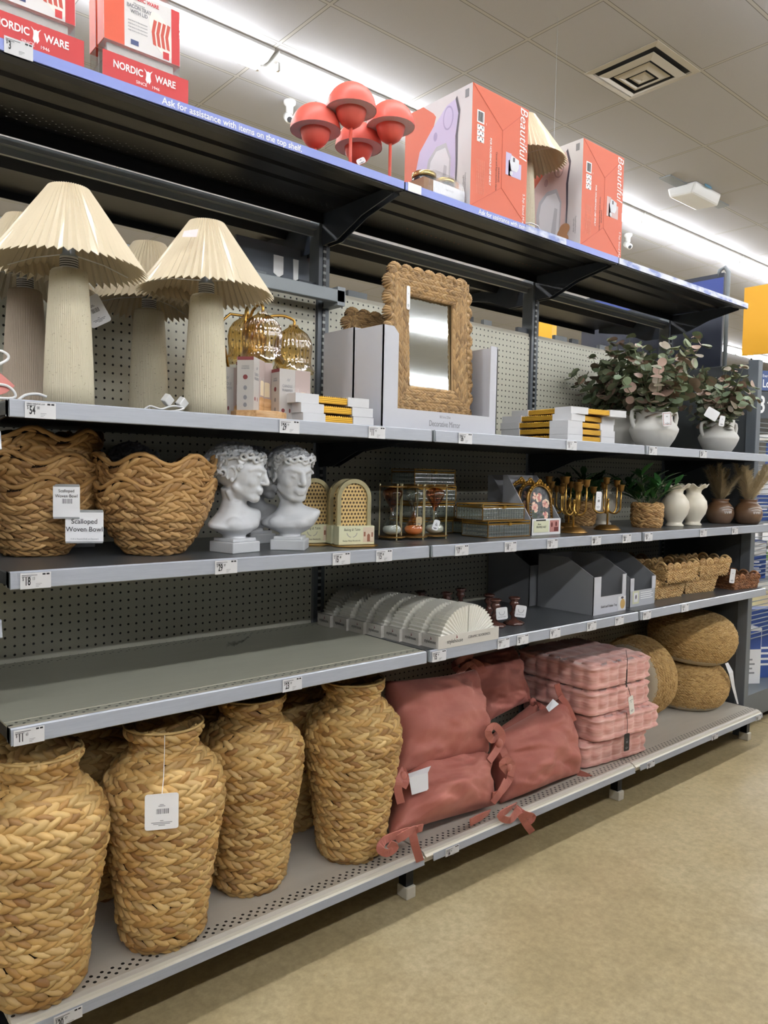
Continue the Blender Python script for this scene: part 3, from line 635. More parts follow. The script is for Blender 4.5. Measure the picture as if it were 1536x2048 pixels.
vs = [local(pf, p) for p in q]; bpy.context.view_layer.update(); vs = [pf.matrix_world.inverted() @ p for p in q]
m_.add(vs, [(2*i, 2*i+1, 2*i+3, 2*i+2) for i in range(3)]); m_.build('care_label', white, pf, solid=.001)
# ------------------------------------------------------------------ scalloped woven bowls
def scal(th, q): return .017*np.cos(7*th)*np.clip(q/.55, 0, 1)**3*(1-np.clip((q-.56)/.3, 0, 1))
BP = [(.0, .0), (.045, 0), (.066, .003), (.084, .018), (.112, .06), (.135, .11), (.149, .155), (.156, .185), (.154, .189), (.150, .186), (.141, .155), (.126, .11), (.104, .062), (.078, .022), (.05, .008), (.0, .006)]
bsurf, brad, blen = revolve(BP, scal)
ssplit = [q for q in np.linspace(0, blen, 400) if brad(q) >= max(brad(z) for z in np.linspace(0, blen, 400))-1e-4][0]
Vb, Fb = braid_rows(bsurf, brad, list(np.arange(.064, ssplit-.009, .0262))+list(np.arange(ssplit+.016, blen-.09, .0262)), .0262, .0245, 11, ang=.42, Lf=2.05, Wf=.62, Tf=.26)
bowl_me = quads('woven_body', Vb, Fb, straw_bowl)
def bowl(label, x, y, z, rz, tilt=0.):
    t = thing('woven_bowl', label, 'bowl', (x, y, z), rz, 'scalloped woven bowls'); t.rotation_euler = (tilt, 0, rz)
    link('woven_body', bowl_me, t); gap_backing(bsurf, blen, straw_shade, t, 56, 50, .002)
    th = np.linspace(0, 2*PI, 112, endpoint=False); p = bsurf(th, np.full(112, ssplit)); p[:, :2] *= 1.025; p[:, 2] += .006
    m_ = MB().tube([tuple(v) for v in p], .0056, 7, True); b = m_.build('rim', straw_bowl, t, True)
    return t
b1 = [bowl(f'scalloped woven bowl, {w} of the left stack', .150, .335, ZB+.001+.058*i, 1.9+.35*i, 0) for i, w in enumerate(('lowest', 'middle', 'topmost'))]
b2 = [bowl(f'scalloped woven bowl, {w} of the stack beside the white busts', .412, .215, ZB+.001+.060*i, 1.1+.3*i, 0) for i, w in enumerate(('lower', 'upper'))]
bpy.context.view_layer.update()
def big_tag(root, c, w, h, txt, name='hang_tag', rz=-.45, code=False):
    p = local(root, c); o = card(root, w, h, tuple(p), rz-root.rotation_euler[2], False, 0, name, None, code)
    m_ = MB(); m_.box(-w/2+.001, w/2-.001, -.0008, .0008, h/2-.006, h/2+.0002); m_.box(-w/2+.001, w/2-.001, -.0008, .0008, -h/2-.0002, -h/2+.004); m_.build('tag_border', mat('tag_grey', (150, 152, 152), .6), o)
    for q, (s, sz, z, f) in enumerate(txt): text(s, sz, ink if q < 2 else inkgrey, o, (0, -.0014, z), sx=f)
    return o
big_tag(b1[1], atY(133, 1003, .165), .060, .082, (('Scalloped', .0105, .025, .9), ('Woven Bowl', .0105, .013, .9)), code=True)
big_tag(b1[0], atY(169, 1053, .150), .086, .080, (('Scalloped', .0165, .012, .95), ('Woven Bowl', .0165, -.007, .95), ('13.25 in Round (33.65 cm Diameter)', .0045, -.030, .95)))

# ------------------------------------------------------------------ classical plaster busts (a plain generic head)
def bust_mesh():
    m_ = MB(); r_ = random.Random(21)
    A = .62                              # the head is turned against the chest
    hc = Vector((.002, -.008, .214)); Rm = Matrix.Rotation(A, 3, 'Z') @ Matrix.Rotation(.10, 3, 'X')
    def H(x, y, z): return hc+Rm @ Vector((x*1.06, y*1.10, z))
    def ell(c, r, head=True, n=20, m=14):
        o = len(m_.V); m_.sphere((0, 0, 0), r, n, m)
        for i in range(o, len(m_.V)):
            v = Vector(m_.V[i])+Vector(c); m_.V[i] = tuple(H(*v)) if head else tuple(v)
    def cap(p, q, r0, r1=None, head=True, n=10):
        r1 = r1 or r0; P_ = [H(*x) if head else Vector(x) for x in (p, q)]; k_ = 6
        pts = [P_[0].lerp(P_[1], i/k_) for i in range(k_+1)]; d = (P_[1]-P_[0]).normalized()
        pts = [P_[0]-d*r0*.9]+[P_[0]-d*r0*.6]+pts+[P_[1]+d*r1*.6, P_[1]+d*r1*.9]
        rs = [r0*.35, r0*.78]+[r0+(r1-r0)*i/k_ for i in range(k_+1)]+[r1*.78, r1*.35]
        m_.tube(pts, rs, n)
    def solidify(voxel, it, fac=.5):
        nonlocal m_
        o = m_.build('bust_tmp', white, None, True); rm = o.modifiers.new('r', 'REMESH'); rm.mode = 'VOXEL'; rm.voxel_size = voxel; rm.use_smooth_shade = True
        sm = o.modifiers.new('s', 'SMOOTH'); sm.factor = fac; sm.iterations = it
        dg = bpy.context.evaluated_depsgraph_get(); me = bpy.data.meshes.new_from_object(o.evaluated_get(dg)); bpy.data.objects.remove(o); return me
    # soft masses first
    ell((0, .012, .018), (.052, .064, .056)); ell((0, -.018, .004), (.0455, .0465, .062)); ell((0, -.018, -.032), (.0385, .042, .040)); ell((0, -.046, -.060), (.0160, .0155, .0140)); ell((0, -.036, .034), (.0365, .0262, .027))
    for s in (-1, 1):
        cap((s*.033, -.006, -.034), (s*.013, -.044, -.060), .0130, .0120); ell((s*.0235, -.0395, -.014), (.0160, .0150, .020))
        cap((s*.039, -.036, .015), (s*.025, -.0535, .0215), .0058, .0066); cap((s*.025, -.0535, .0215), (s*.007, -.0650, .0165), .0066, .0070)
        cap((s*.029, .014, -.050), (s*.009, -.008, -.100), .0070, .0060)
    cap((0, -.0615, .017), (0, -.0750, -.0150), .0074, .0088); ell((0, -.0575, -.0375), (.018, .010, .013)); ell((0, -.050, -.052), (.016, .010, .008))
    N0 = H(0, .014, -.035); m_.tube([N0, Vector((0, .008, .150)), Vector((0, .008, .122))], [.031, .0300, .032], 20)
    rings = [(.036, .034, .034, .004), (.040, .028, .028, .004), (.046, .030, .027, .003), (.054, .048, .034, 0), (.066, .069, .041, -.003), (.080, .083, .041, -.002), (.090, .088, .037, .001), (.097, .086, .034, .003), (.103, .076, .034, .005), (.108, .062, .035, .006), (.115, .047, .036, .007), (.125, .036, .034, .007), (.14, .031, .031, .006)]
    n = 28; m_.add([(rx*math.cos(2*PI*k_/n), cy+ry*1.18*math.sin(2*PI*k_/n), z+.20*rx*math.cos(2*PI*k_/n)*min(1, max(0, (z-.055)/.03))*max(0, min(1, (.135-z)/.02))) for z, rx, ry, cy in rings for k_ in range(n)], [(i*n+k_, i*n+(k_+1) % n, (i+1)*n+(k_+1) % n, (i+1)*n+k_) for i in range(len(rings)-1) for k_ in range(n)]+[tuple(range(n-1, -1, -1)), tuple((len(rings)-1)*n+k_ for k_ in range(n))])
    for s in (-1, 1): ell((s*.028, -.030, .078), (.030, .020, .020), False)
    base = solidify(.0028, 9)
    m_ = MB(); m_.add([tuple(v.co) for v in base.vertices], [tuple(p.vertices) for p in base.polygons])
    for s in (-1, 1):                                                                    # eyes, nostrils, ears
        ell((s*.0185, -.0545, .0030), (.0096, .0078, .0072))
        cap((s*.0285, -.0520, .0040), (s*.0185, -.0612, .0082), .0019); cap((s*.0185, -.0612, .0082), (s*.0100, -.0590, .0030), .0019)
        cap((s*.0280, -.0525, .0010), (s*.0180, -.0602, -.0028), .0016); cap((s*.0180, -.0602, -.0028), (s*.0105, -.0585, .0010), .0016)
        ell((s*.0068, -.0675, -.0195), (.0048, .0068, .0042))
        for k_ in range(8):
            a0, a1 = [-.9+q*.60 for q in (k_, k_+1)]
            cap((s*(.0500+.003*math.sin(a0)), .006+.0125*math.cos(a0), .000+.0185*math.sin(a0)), (s*(.0500+.003*math.sin(a1)), .006+.0125*math.cos(a1), .000+.0185*math.sin(a1)), .0033)
        ell((s*.0465, .006, -.002), (.0045, .009, .014)); ell((s*.0495, .002, -.017), (.004, .005, .006))
    ell((0, -.0735, -.0180), (.0078, .0080, .0064))
    for s in (-1, 1): cap((s*.0120, -.0590, -.0428), (0, -.0645, -.0385), .0022, .0034)
    cap((-.0075, -.0612, -.0470), (.0075, -.0612, -.0470), .0036)
    ell((0, .014, .022), (.0545, .0655, .0575))
    def scalp(az, el, k_=1.):
        return (math.sin(az)*math.cos(el)*.056*k_, .013-math.cos(az)*math.cos(el)*.068*k_, .018+math.sin(el)*.060*k_)
    pts = []
    for i in range(900):
        el = math.asin(min(1, max(-1, -.80+1.80*(i+.5)/900))); az = (i*2.399963) % (2*PI)-PI; q = abs(az)
        low = .60 if q < .8 else .42 if q < 1.1 else .16 if q < 1.30 else .34 if q < 1.72 else -.30 if q < 2.1 else -.85
        if el > low: pts.append((az, el))
    for s in (-1, 1): pts += [(s*1.16, .02), (s*1.20, -.14)]
    r_.shuffle(pts); kept = []
    for a in pts:
        p = Vector(scalp(*a))
        if all((p-Vector(scalp(*b))).length > .0125 for b in kept): kept.append(a)
    for a in kept:
        p = Vector(scalp(a[0], a[1], 1.02)); n = (p-Vector((0, .012, .010))).normalized(); t1 = n.orthogonal().normalized(); t2 = n.cross(t1)
        R0 = r_.uniform(.0090, .0130); ph = r_.uniform(0, 6.28); sg = r_.choice((-1, 1)); out = []; rs = []
        if a[1] < .1 and abs(a[0]) < 1.5: R0 *= .6
        for q in range(16):
            f_ = q/15; rr = R0*(1-.78*f_); an = ph+sg*f_*8.0; out.append(H(*(p+t1*(rr*math.cos(an))+t2*(rr*math.sin(an))+n*(-.001+.0085*f_)))); rs.append(.0046-.0014*abs(2*f_-1))
        m_.tube(out, rs, 7)
    for i in range(10):                                                                  # front fringe
        az = -1.15+2.3*i/9; p = Vector((.056*math.sin(az), .007-.0655*math.cos(az), .050+.005*math.sin(i*2.1)))
        n = Vector((math.sin(az), -math.cos(az), .1)); out = []; rs = []; sg = 1 if i % 2 else -1
        for q in range(16):
            f_ = q/15; rr = .0125*(1-.75*f_); an = 1.2+sg*f_*8.2; out.append(H(*(p+Vector((math.cos(az), math.sin(az), 0))*(rr*math.cos(an))+Vector((0, 0, 1))*(rr*math.sin(an))+n*(.0075*f_)))); rs.append(.0048-.0014*abs(2*f_-1))
        m_.tube(out, rs, 7)
    me = solidify(.0017, 2); me.name = 'bust'; me.polygons.foreach_set('use_smooth', [True]*len(me.polygons)); return me
plaster = mat('white_plaster', (198, 200, 203), .42)
bust_me = bust_mesh(); bust_me.materials.clear(); bust_me.materials.append(plaster)
def bust(label, x, y, rz):
    t = thing('plaster_bust', label, 'bust', (x, y, ZB), rz, 'white classical busts'); link('bust', bust_me, t)
    a = .049; MB().box(-a, a, -a, a, 0, .030).build('plinth', plaster, t, bev=.003); MB().box(-a+.008, a-.008, -a+.008, a-.008, .030, .039).build('plinth_step', plaster, t, bev=.002)
    return t
bust('white classical bust in profile, next to the woven bowls', .616, .150, .20)
bust('white classical bust facing the aisle, next to the cane arches', .790, .140, -.74)
bust('dark shaded white bust behind the woven bowls, right of its fellow', .465, .485, -.4)
bust('dark shaded white bust behind the woven bowls, left of its fellow', .300, .500, -.2)
bust('white bust in shade behind and between the two front busts', .80, .36, .1)

# ------------------------------------------------------------------ cane arch bookends
gold = mat('gold_paint', (196, 150, 66), .32, .85); gold_pale = mat('gold_pale', (196, 186, 146), .3, .6); gold_dark = mat('gold_antique', (142, 108, 58), .36, .85)
brass = mat('brass', (186, 146, 74), .28, .9)
cane = mat('cane_webbing', (206, 178, 118), .7)
k = NT(cane); X = k.xyz(k.coord('Object')); h = k.dots(X[0], X[2], .0115, .0115, .0036, True)
lines = k.math('MAXIMUM', k.math('LESS_THAN', k.math('FRACT', k.math('DIVIDE', k.math('ADD', X[0], X[2]), .0057)), .16), k.math('LESS_THAN', k.math('FRACT', k.math('DIVIDE', k.math('SUBTRACT', X[0], X[2]), .0057)), .16))
k.color(k.mix(h, k.mix(lines, rgb(212, 184, 124), rgb(150, 118, 66)), rgb(70, 50, 26)))
def arch(w, h, n=20):                       # outline in (x,z), base at z=0
    r = w/2; return [(-r, 0)]+[(r*math.cos(a), h-r+r*math.sin(a)) for a in np.linspace(PI, 0, n)]+[(r, 0)]
sleeve = mat('sage_sleeve', (208, 208, 176), .6); terracotta = mat('terracotta', (140, 92, 70), .7); beige = mat('beige_print', (206, 190, 168), .7)
def cane_arch(label, x, y, rz):
    t = thing('cane_bookend', label, 'bookend', (x, y, ZB), rz, 'cane arch bookends'); w, h = .118, .205
    m_ = MB(); o_, i_ = arch(w, h), arch(w-.026, h-.013); n = len(o_)
    vs = [(p[0], -.012, p[1]) for p in o_]+[(p[0], -.012, p[1]) for p in i_]+[(p[0], .0, p[1]) for p in o_]+[(p[0], .0, p[1]) for p in i_]
    fs = [(i, i+1, n+i+1, n+i) for i in range(n-1)]+[(2*n+i+1, 2*n+i, 3*n+i, 3*n+i+1) for i in range(n-1)]+[(i, 2*n+i, 2*n+i+1, i+1) for i in range(n-1)]+[(n+i, n+i+1, 3*n+i+1, 3*n+i) for i in range(n-1)]
    m_.add(vs, fs); m_.build('arch_frame', gold_pale, t)
    m_ = MB(); m_.prism(arch(w-.022, h-.011), 'y', -.006, -.002); m_.build('cane_panel', cane, t)
    m_ = MB(); m_.disc((0, -.02, .003), (1, 0, 0), (0, 1, 0), .075, .055, 40); m_.build('base_plate', brass, t, solid=.003)
    s = MB().box(-.0615, .0615, -.030, .003, .006, .062).build('sleeve', sleeve, t)
    text('Baking & Table', .0105, ink, s, (-.017, -.0302, .051), shear=.25, sx=.9); text('Rattan Metal Bookends', .0068, ink, s, (-.018, -.0302, .0175), sx=.95)
    m_ = MB()
    for q in range(9):
        for sg in (-1, 1): a = 3*PI/2+sg*(.25+q*.15); m_.disc((-.017+.017*math.cos(a), -.0303, .042+.014*math.sin(a)), (math.cos(a+sg*.6), 0, math.sin(a+sg*.6)), (-math.sin(a), 0, math.cos(a)), .0024, .0008, 8)
    m_.build('wreath_print', inkgrey, s)
    m_ = MB().box(.022, .060, -.0304, -.0302, .012, .058); m_.mi = 1; m_.prism([(.036, .014), (.036, .034), (.041, .039), (.046, .034), (.046, .014)], 'y', -.0306, -.0304); m_.box(.024, .030, -.0306, -.0304, .03, .044); m_.box(.051, .056, -.0306, -.0304, .028, .042); m_.build('picture_print', [beige, terracotta], s)
    return t
cane_arch('cane arch bookend with its sage sleeve in full view', 1.014, .135, -.16)
c2 = cane_arch('cane arch bookend peeking out behind the right-hand white bust', .935, .235, -.1)
cane_arch('cane arch bookend half hidden right behind the fully shown one', 1.022, .185, -.16)

# ------------------------------------------------------------------ hourglasses
def glassy(name, tint, gl=.10, rough=.03, bump=0., scale=(60, 60, 60), edge=.55):
    m = bpy.data.materials.new(name); m.use_nodes = True; MATS[name] = m; k = NT(m)
    tr = k.n('ShaderNodeBsdfTransparent'); tr.inputs[0].default_value = rgb(*tint); g_ = k.n('ShaderNodeBsdfGlossy'); g_.inputs['Roughness'].default_value = rough
    lw = k.n('ShaderNodeLayerWeight'); lw.inputs[0].default_value = .35; f_ = k.math('ADD', k.math('MULTIPLY', lw.outputs['Facing'], edge), gl)
    mx = k.n('ShaderNodeMixShader'); k.set(mx.inputs[0], k.math('MINIMUM', f_, 1.)); k.t.links.new(tr.outputs[0], mx.inputs[1]); k.t.links.new(g_.outputs[0], mx.inputs[2])
    k.t.links.new(mx.outputs[0], k.t.nodes['Material Output'].inputs[0])
    if bump:
        bp = k.n('ShaderNodeBump'); bp.inputs['Strength'].default_value = bump; bp.inputs['Distance'].default_value = .004
        w = k.n('ShaderNodeTexWave', wave_type='BANDS', bands_direction='X'); k.t.links.new(k.coord('Object', scale), w.inputs[0]); w.inputs['Scale'].default_value = 1.
        k.set(bp.inputs['Height'], w.outputs[1]); k.t.links.new(bp.outputs[0], g_.inputs['Normal'])
    return m
glass_clear = glassy('clear_glass', (236, 240, 236), .08); glass_pale = glassy('pale_brown_glass', (240, 216, 194), .07); glass_amber = glassy('brown_glass', (222, 176, 144), .07)
sand_white = mat('white_sand', (226, 226, 220), .9); sand_orange = mat('orange_sand', (240, 176, 120), .9)
def hourglass(label, x, y, top, bot, sand, rz, extra=None, h=.190):
    t = thing('hourglass', label, 'hourglass', (x, y, ZB), rz, 'hourglasses on the dark shelf'); w = .052
    for z0, z1, nm in ((.008, .012, 'base_plate'), (h-.012, h-.008, 'top_plate')): MB().lathe([(w-.004, z0), (w-.004, z1)], 32).build(nm, gold_dark, t)
    for k_ in range(3):
        a = PI/2+k_*2*PI/3+.5; m_ = MB().tube([((w-.008)*math.cos(a), (w-.008)*math.sin(a), z) for z in (.0, .006, h-.006, h)], [.0035, .0025, .0025, .0035], 8); m_.build('rod', gold_pale, t, True)
    c0, c1 = .013, h-.013; mid = (c0+c1)/2
    pr = lambda s: [(.004, mid), (.0055, mid+s*.006), (.014, mid+s*.022), (.027, mid+s*.042), (.034, mid+s*.058), (.033, mid+s*.070), (.020, mid+s*.078), (.008, mid+s*(mid-c0))]
    MB().lathe(pr(1), 28, cap=False).build('upper_bulb', glass_amber if top else glass_clear, t, True)
    MB().lathe(pr(-1)[::-1], 28, cap=False).build('lower_bulb', glass_pale if bot else glass_clear, t, True)
    MB().lathe([(.006, c0+.003), (.020, c0+.006), (.031, c0+.013), (.032, c0+.024), (.026, c0+.031), (.012, c0+.034), (0, c0+.035)], 28).build('sand', sand, t, True)
    return t
hourglass('hourglass with brown top bulb and white sand next to the fully shown cane arch', 1.272, .245, True, False, sand_white, .2)
h2 = hourglass('hourglass with brown lower bulb and orange sand', 1.352, .222, False, True, sand_orange, .6)
h3 = hourglass('hourglass with brown top bulb and white sand, rightmost, beside the glass boxes', 1.452, .222, True, False, sand_white, .9)
bpy.context.view_layer.update()
o = card(h3, .022, .036, tuple(local(h3, atY(872, 1050, .165))), -.55-.9, True, .3, m=CARD, code=True)
o = card(h2, .020, .030, tuple(local(h2, atY(838, 1042, .17))), -.55-.6, True, 0., m=mat('kraft_card', (190, 168, 130), .7), code=False)

# ------------------------------------------------------------------ ribbed glass boxes with gold edges
glass_rib = glassy('ribbed_glass', (226, 234, 228), .22, .10, 0., edge=.4)
rib_d = mat('ribbed_glass_milk', (150, 158, 154), .2, Specular_IOR_Level=1.)
kk = NT(glass_rib); out_ = kk.t.nodes['Material Output']; prev_ = out_.inputs[0].links[0].from_socket; df = kk.n('ShaderNodeBsdfDiffuse'); df.inputs[0].default_value = rgb(170, 178, 172); mx_ = kk.n('ShaderNodeMixShader'); mx_.inputs[0].default_value = .16
kk.t.links.new(prev_, mx_.inputs[1]); kk.t.links.new(df.outputs[0], mx_.inputs[2]); kk.t.links.new(mx_.outputs[0], out_.inputs[0])
def ribbed(axis, ln, z0, z1, off):
    n = int(ln/.0026); m_ = MB(); rows = 13; vs = []
    for j in range(rows):
        z = z0+(z1-z0)*j/(rows-1); bz = .0014*math.sin(PI*3*j/(rows-1))**2
        for i in range(n+1):
            u = ln*i/n; b = -.0016*abs(math.sin(PI*u/.0135))-bz
            vs.append((u, off+b, z) if axis == 'x' else (off+b, u, z))
    return m_.add(vs, [(j*(n+1)+i, j*(n+1)+i+1, (j+1)*(n+1)+i+1, (j+1)*(n+1)+i) for j in range(rows-1) for i in range(n)])
def glass_box(label, x, y, z, rz, w=.205, d=.105, h=.058):
    t = thing('glass_box', label, 'box', (x, y, z), rz, 'ribbed glass boxes'); e = .0022
    def edges(z0, z1):
        m_ = MB()
        for a, b in (((0, 0), (w, 0)), ((w, 0), (w, d)), ((w, d), (0, d)), ((0, d), (0, 0))):
            for z_ in (z0, z1): m_.tube([(a[0], a[1], z_), (b[0], b[1], z_)], e, 4)
            m_.tube([(a[0], a[1], z0), (a[0], a[1], z1)], e, 4)
        return m_
    edges(e, h-.013).build('body_frame', gold_dark, t); edges(h-.010, h-.001).build('lid_frame', gold, t)
    for nm, ax, ln, off in (('front_pane', 'x', w, .001), ('back_pane', 'x', w, d), ('side_pane', 'y', d, .001), ('side_pane', 'y', d, w)): ribbed(ax, ln, e, h-.013, off).build(nm, glass_rib, t, True)
    MB().box(0, w, 0, d, h-.004, h-.002).build('lid_pane', glass_rib, t); MB().box(0, w, 0, d, .001, .003).build('bottom_pane', mat('mirror_grey', (120, 122, 120), .1, .9), t)
    MB().box(w*.47, w*.53, -.006, .0, h-.016, h-.006).build('clasp', gold, t)
    return t
glass_box('ribbed glass box with gold edges, lower of the front pair', 1.610, .112, ZB+.0005, -.03, .225, .13, .060)
glass_box('ribbed glass box with gold edges, upper of the front pair', 1.590, .122, ZB+.0615, -.03, .222, .13, .060)
for i in range(3): glass_box(f'ribbed glass box behind the hourglasses, {["lowest", "second from bottom", "third from bottom"][i]} of the tall stack', 1.46+.006*i, .345, ZB+.0005+i*.0605, -.02, .205, .13, .059)
glass_box('ribbed glass box on top of the tall stack behind the hourglasses', 1.455, .335, ZB+.183, -.02, .205, .13, .060)
glass_box('ribbed glass box lying low between the hourglasses and the front pair', 1.70, .300, ZB+.0005, .0, .19, .12, .058)

# ------------------------------------------------------------------ arched flower pictures in display cartons
grey_card = mat('grey_carton', (178, 180, 186), .6); card_in = mat('carton_inside', (208, 208, 208), .7)
def carton(label, x, y, z, rz, w, d, hb, hf, slope0, slope1, m=grey_card, mfront=None, thick=.003, cat='carton', group='display cartons', notch=None):
    """open display carton: front at y=0; sides step from hf (front) up to hb (back) between depths slope0..slope1"""
    t = thing('display_carton', label, cat, (x, y, z), rz, group)
    side = [(0, 0), (d, 0), (d, hb), (slope1, hb), (slope0, hf), (0, hf)]
    for nm, x0 in (('side_wall', 0), ('side_wall', w-thick)): m_ = MB(); m_.prism(side, 'x', x0, x0+thick); m_.build(nm, m, t)
    MB().box(thick, w-thick, d-thick, d, 0, hb).build('back_wall', m, t); MB().box(thick, w-thick, thick, d-thick, 0, thick).build('bottom', m, t)
    m_ = MB()
    if notch:
        a, b, zn = notch; m_.prism([(0, 0), (w, 0), (w, hf), (w-b, hf), (w-b, zn), (a, zn), (a, hf), (0, hf)], 'y', 0, thick)
    else: m_.box(0, w, 0, thick, 0, hf)
    m_.build('front_wall', mfront or m, t); return t
paint = mat('flower_painting', (60, 62, 66), .6)
k = NT(paint); no = k.noise(k.coord('Object'), 60., 3); k.color(k.ramp(no, [(.3, (40, 42, 46)), (.55, (84, 86, 88)), (.75, (112, 108, 100))]))
rose = [mat('rose_pink', (222, 176, 160), .7), mat('rose_cream', (232, 212, 186), .7), mat('rose_deep', (196, 130, 122), .7), mat('leaf_dark', (66, 76, 60), .7)]
def flower_frame(label, x, y, z, lean=.12):
    t = thing('arched_picture', label, 'picture', (x, y, z), -.1, 'arched flower pictures'); t.rotation_euler = (-lean, 0, -.1); w, h = .128, .165
    MB().prism(arch(w-.012, h-.006), 'y', .0, .004).build('painting', paint, t)
    m_ = MB(); A_ = arch(w, h, 40); m_.tube([(p[0], 0, p[1]) for p in A_], .006, 8)
    for p in A_[::1]: m_.sphere((p[0]*.93, -.006, p[1]*.965), .0034, 6, 5)
    for i in range(9): m_.sphere(((w/2-.006)*(.93), -.006, i*h*.6/9), .0034, 6, 5); m_.sphere((-(w/2-.006)*(.93), -.006, i*h*.6/9), .0034, 6, 5)
    m_.build('frame', gold_dark, t, True)
    m_ = MB()
    for i in range(-4, 5):
        a = PI/2+i*.24; c = (w/2*math.cos(a), -.006, h-w/2+w/2*math.sin(a)); s = 1-abs(i)*.10
        m_.sphere((c[0], c[1], c[2]+.004), (.0075*s, .005, .008*s), 8, 6); m_.tube([(c[0]-.006, c[1], c[2]), (c[0], c[1]-.004, c[2]+.010*s), (c[0]+.006, c[1], c[2])], .0025, 6)
    m_.tube([(-.012, -.006, h+.002), (-.008, -.008, h+.013), (0, -.008, h+.018), (.008, -.008, h+.013), (.012, -.006, h+.002)], .0035, 6); m_.build('crest', gold, t, True)
    m_ = MB(); r_ = random.Random(4)
    for cx, cz, R in ((-.028, .075, .024), (.0, .112, .022), (-.026, .118, .016), (.034, .088, .022), (.028, .045, .018)):
        for q in range(16):
            a = r_.uniform(0, 6.28); d_ = R*math.sqrt(r_.random())*.75; m_.mi = r_.choice((0, 1, 1, 0, 2)) if d_ > R*.25 else 2
            m_.disc((cx+d_*math.cos(a), -.0006-q*.00002, cz+d_*math.sin(a)), (math.cos(a), 0, math.sin(a)), (-math.sin(a), 0, math.cos(a)), R*.22, R*.38, 10)
    m_.mi = 3
    for q in range(12): m_.disc((r_.uniform(-.04, .04), -.0004, r_.uniform(.01, .06)), (1, 0, r_.uniform(-1, 1)), (0, 0, 1), .012, .004, 8)
    m_.build('flowers_print', rose, t); return t
for i, (x, y, lab) in enumerate(((1.945, .272, 'grey display carton right behind the one with the flower pictures'), (1.866, .122, 'grey display carton holding the arched flower pictures'))):
    t = carton(lab, x, y, ZB+.0005, 0, .183, .146, .228, .062, .006, .125, grey_card, mat('white_carton', (226, 226, 226), .6))
    if i:
        m_ = MB(); m_.box(.012, .105, -.0012, -.0004, .010, .055); m_.mi = 1; m_.box(.026, .085, -.0014, -.0010, .0535, .059); m_.build('front_print', [sleeve, ink], t)
        text('FRAMED ART', .0115, ink, t, (.058, -.0018, .030), sx=.9); text('Rose', .010, ink, t, (.045, -.0018, .041), shear=.3)
        m_ = MB(); m_.box(.112, .168, -.0012, -.0004, .010, .055); m_.mi = 1; m_.disc((.123, -.0014, .038), (1, 0, 0), (0, 0, 1), .006, .010); m_.disc((.150, -.0014, .040), (1, 0, 0), (0, 0, 1), .006, .010); m_.box(.138, .164, -.0015, -.0013, .012, .028); m_.build('photo_print', [mat('dusty_rose', (176, 120, 112), .7), mat('deep_red', (96, 34, 30), .7)], t)
for i in range(3): flower_frame(['arched flower picture with gold beaded frame, front one in the carton', 'arched flower picture just behind the front one', 'arched flower picture deepest in the carton'][i], 1.958-.006*i, .150+.040*i, ZB+.030+.004*i)

# ------------------------------------------------------------------ brass candelabras
def candelabra(label, x, y, rz):
    t = thing('candelabra', label, 'candelabra', (x, y, ZB), rz, 'brass candelabras')
    MB().lathe([(.0, 0), (.056, 0), (.057, .004), (.050, .008), (.049, .013), (.038, .017), (.036, .021), (.0, .022)], 36).build('base', gold_dark, t, True)
    MB().tube([(0, 0, .02), (0, 0, .125)], .0042, 10).build('stem', brass, t, True); MB().sphere((0, 0, .130), .006, 10, 8).build('finial', brass, t, True)
    for k_, (R, H) in enumerate(((.045, .175), (.062, .155), (.040, .196), (.060, .166), (.048, .185))):
        a = k_*2*PI/5; c_, s_ = math.cos(a), math.sin(a)
        pts = [(.003*c_, .003*s_, .118)]+[((R/2-R/2*math.cos(b))*c_, (R/2-R/2*math.cos(b))*s_, .102-.030*math.sin(b)) for b in np.linspace(.2, PI, 9)]+[(R*c_, R*s_, z) for z in (.13, H)]
        arm = MB().tube(pts, .0036, 8).build('arm', brass, t, True)
        MB().lathe([(.0045, H), (.010, H+.003), (.0125, H+.012), (.0135, H+.026), (.017, H+.030), (.0165, H+.031), (.011, H+.027), (.0105, H+.01), (0, H+.01)], 18, c=(R*c_, R*s_, 0)).build('candle_cup', gold_dark, t, True)
    return t
ca = candelabra('brass candelabra next to the flower pictures, nearest the shelf edge', 2.155, .140, .3)
cb = candelabra('brass candelabra with a white paper tag, right of the others', 2.450, .175, 1.0)
candelabra('brass candelabra in the back row, behind the one near the flower pictures', 2.215, .290, .8)
candelabra('brass candelabra in the back row, left, half behind the flower pictures', 2.105, .345, .1)
candelabra('brass candelabra in the back row, behind the tagged one', 2.385, .330, .5)
bpy.context.view_layer.update()
card(cb, .026, .078, tuple(local(cb, atY(1197, 1002, .115))), -.4-1.0, True, .04, code=True)

# ------------------------------------------------------------------ white ruffled vases, plants, pampas
cream_glaze = mat('cream_glaze', (226, 218, 200), .3)
def ruffled(label, x, y, rz):
    prof = [(.0, 0), (.040, 0), (.043, .006), (.034, .016), (.036, .024), (.058, .06), (.066, .09), (.062, .12), (.046, .145), (.034, .158), (.036, .172), (.050, .188), (.066, .196), (.064, .198), (.046, .190), (.030, .17), (.03, .15)]
    def fn(r, z, th, i):
        q = max(0, (z-.165)/.03); return r*(1+.07*q*math.cos(7*th)), z+.008*q*math.cos(7*th+.4)
    t = MB().lathe(prof, 84, fn).build('ruffled_vase', cream_glaze, None, True, loc=(x, y, ZB), rot=(0, 0, rz)); return tag(t, label, 'vase', 'cream ruffled vases')
ruffled('cream ruffled rim vase nearer the plant in the woven basket', 3.000, .165, .2); ruffled('cream ruffled rim vase nearer the brown pampas vases', 3.165, .160, .9)
ruffled('cream ruffled rim vase in shade behind the plant basket', 2.75, .40, .5)
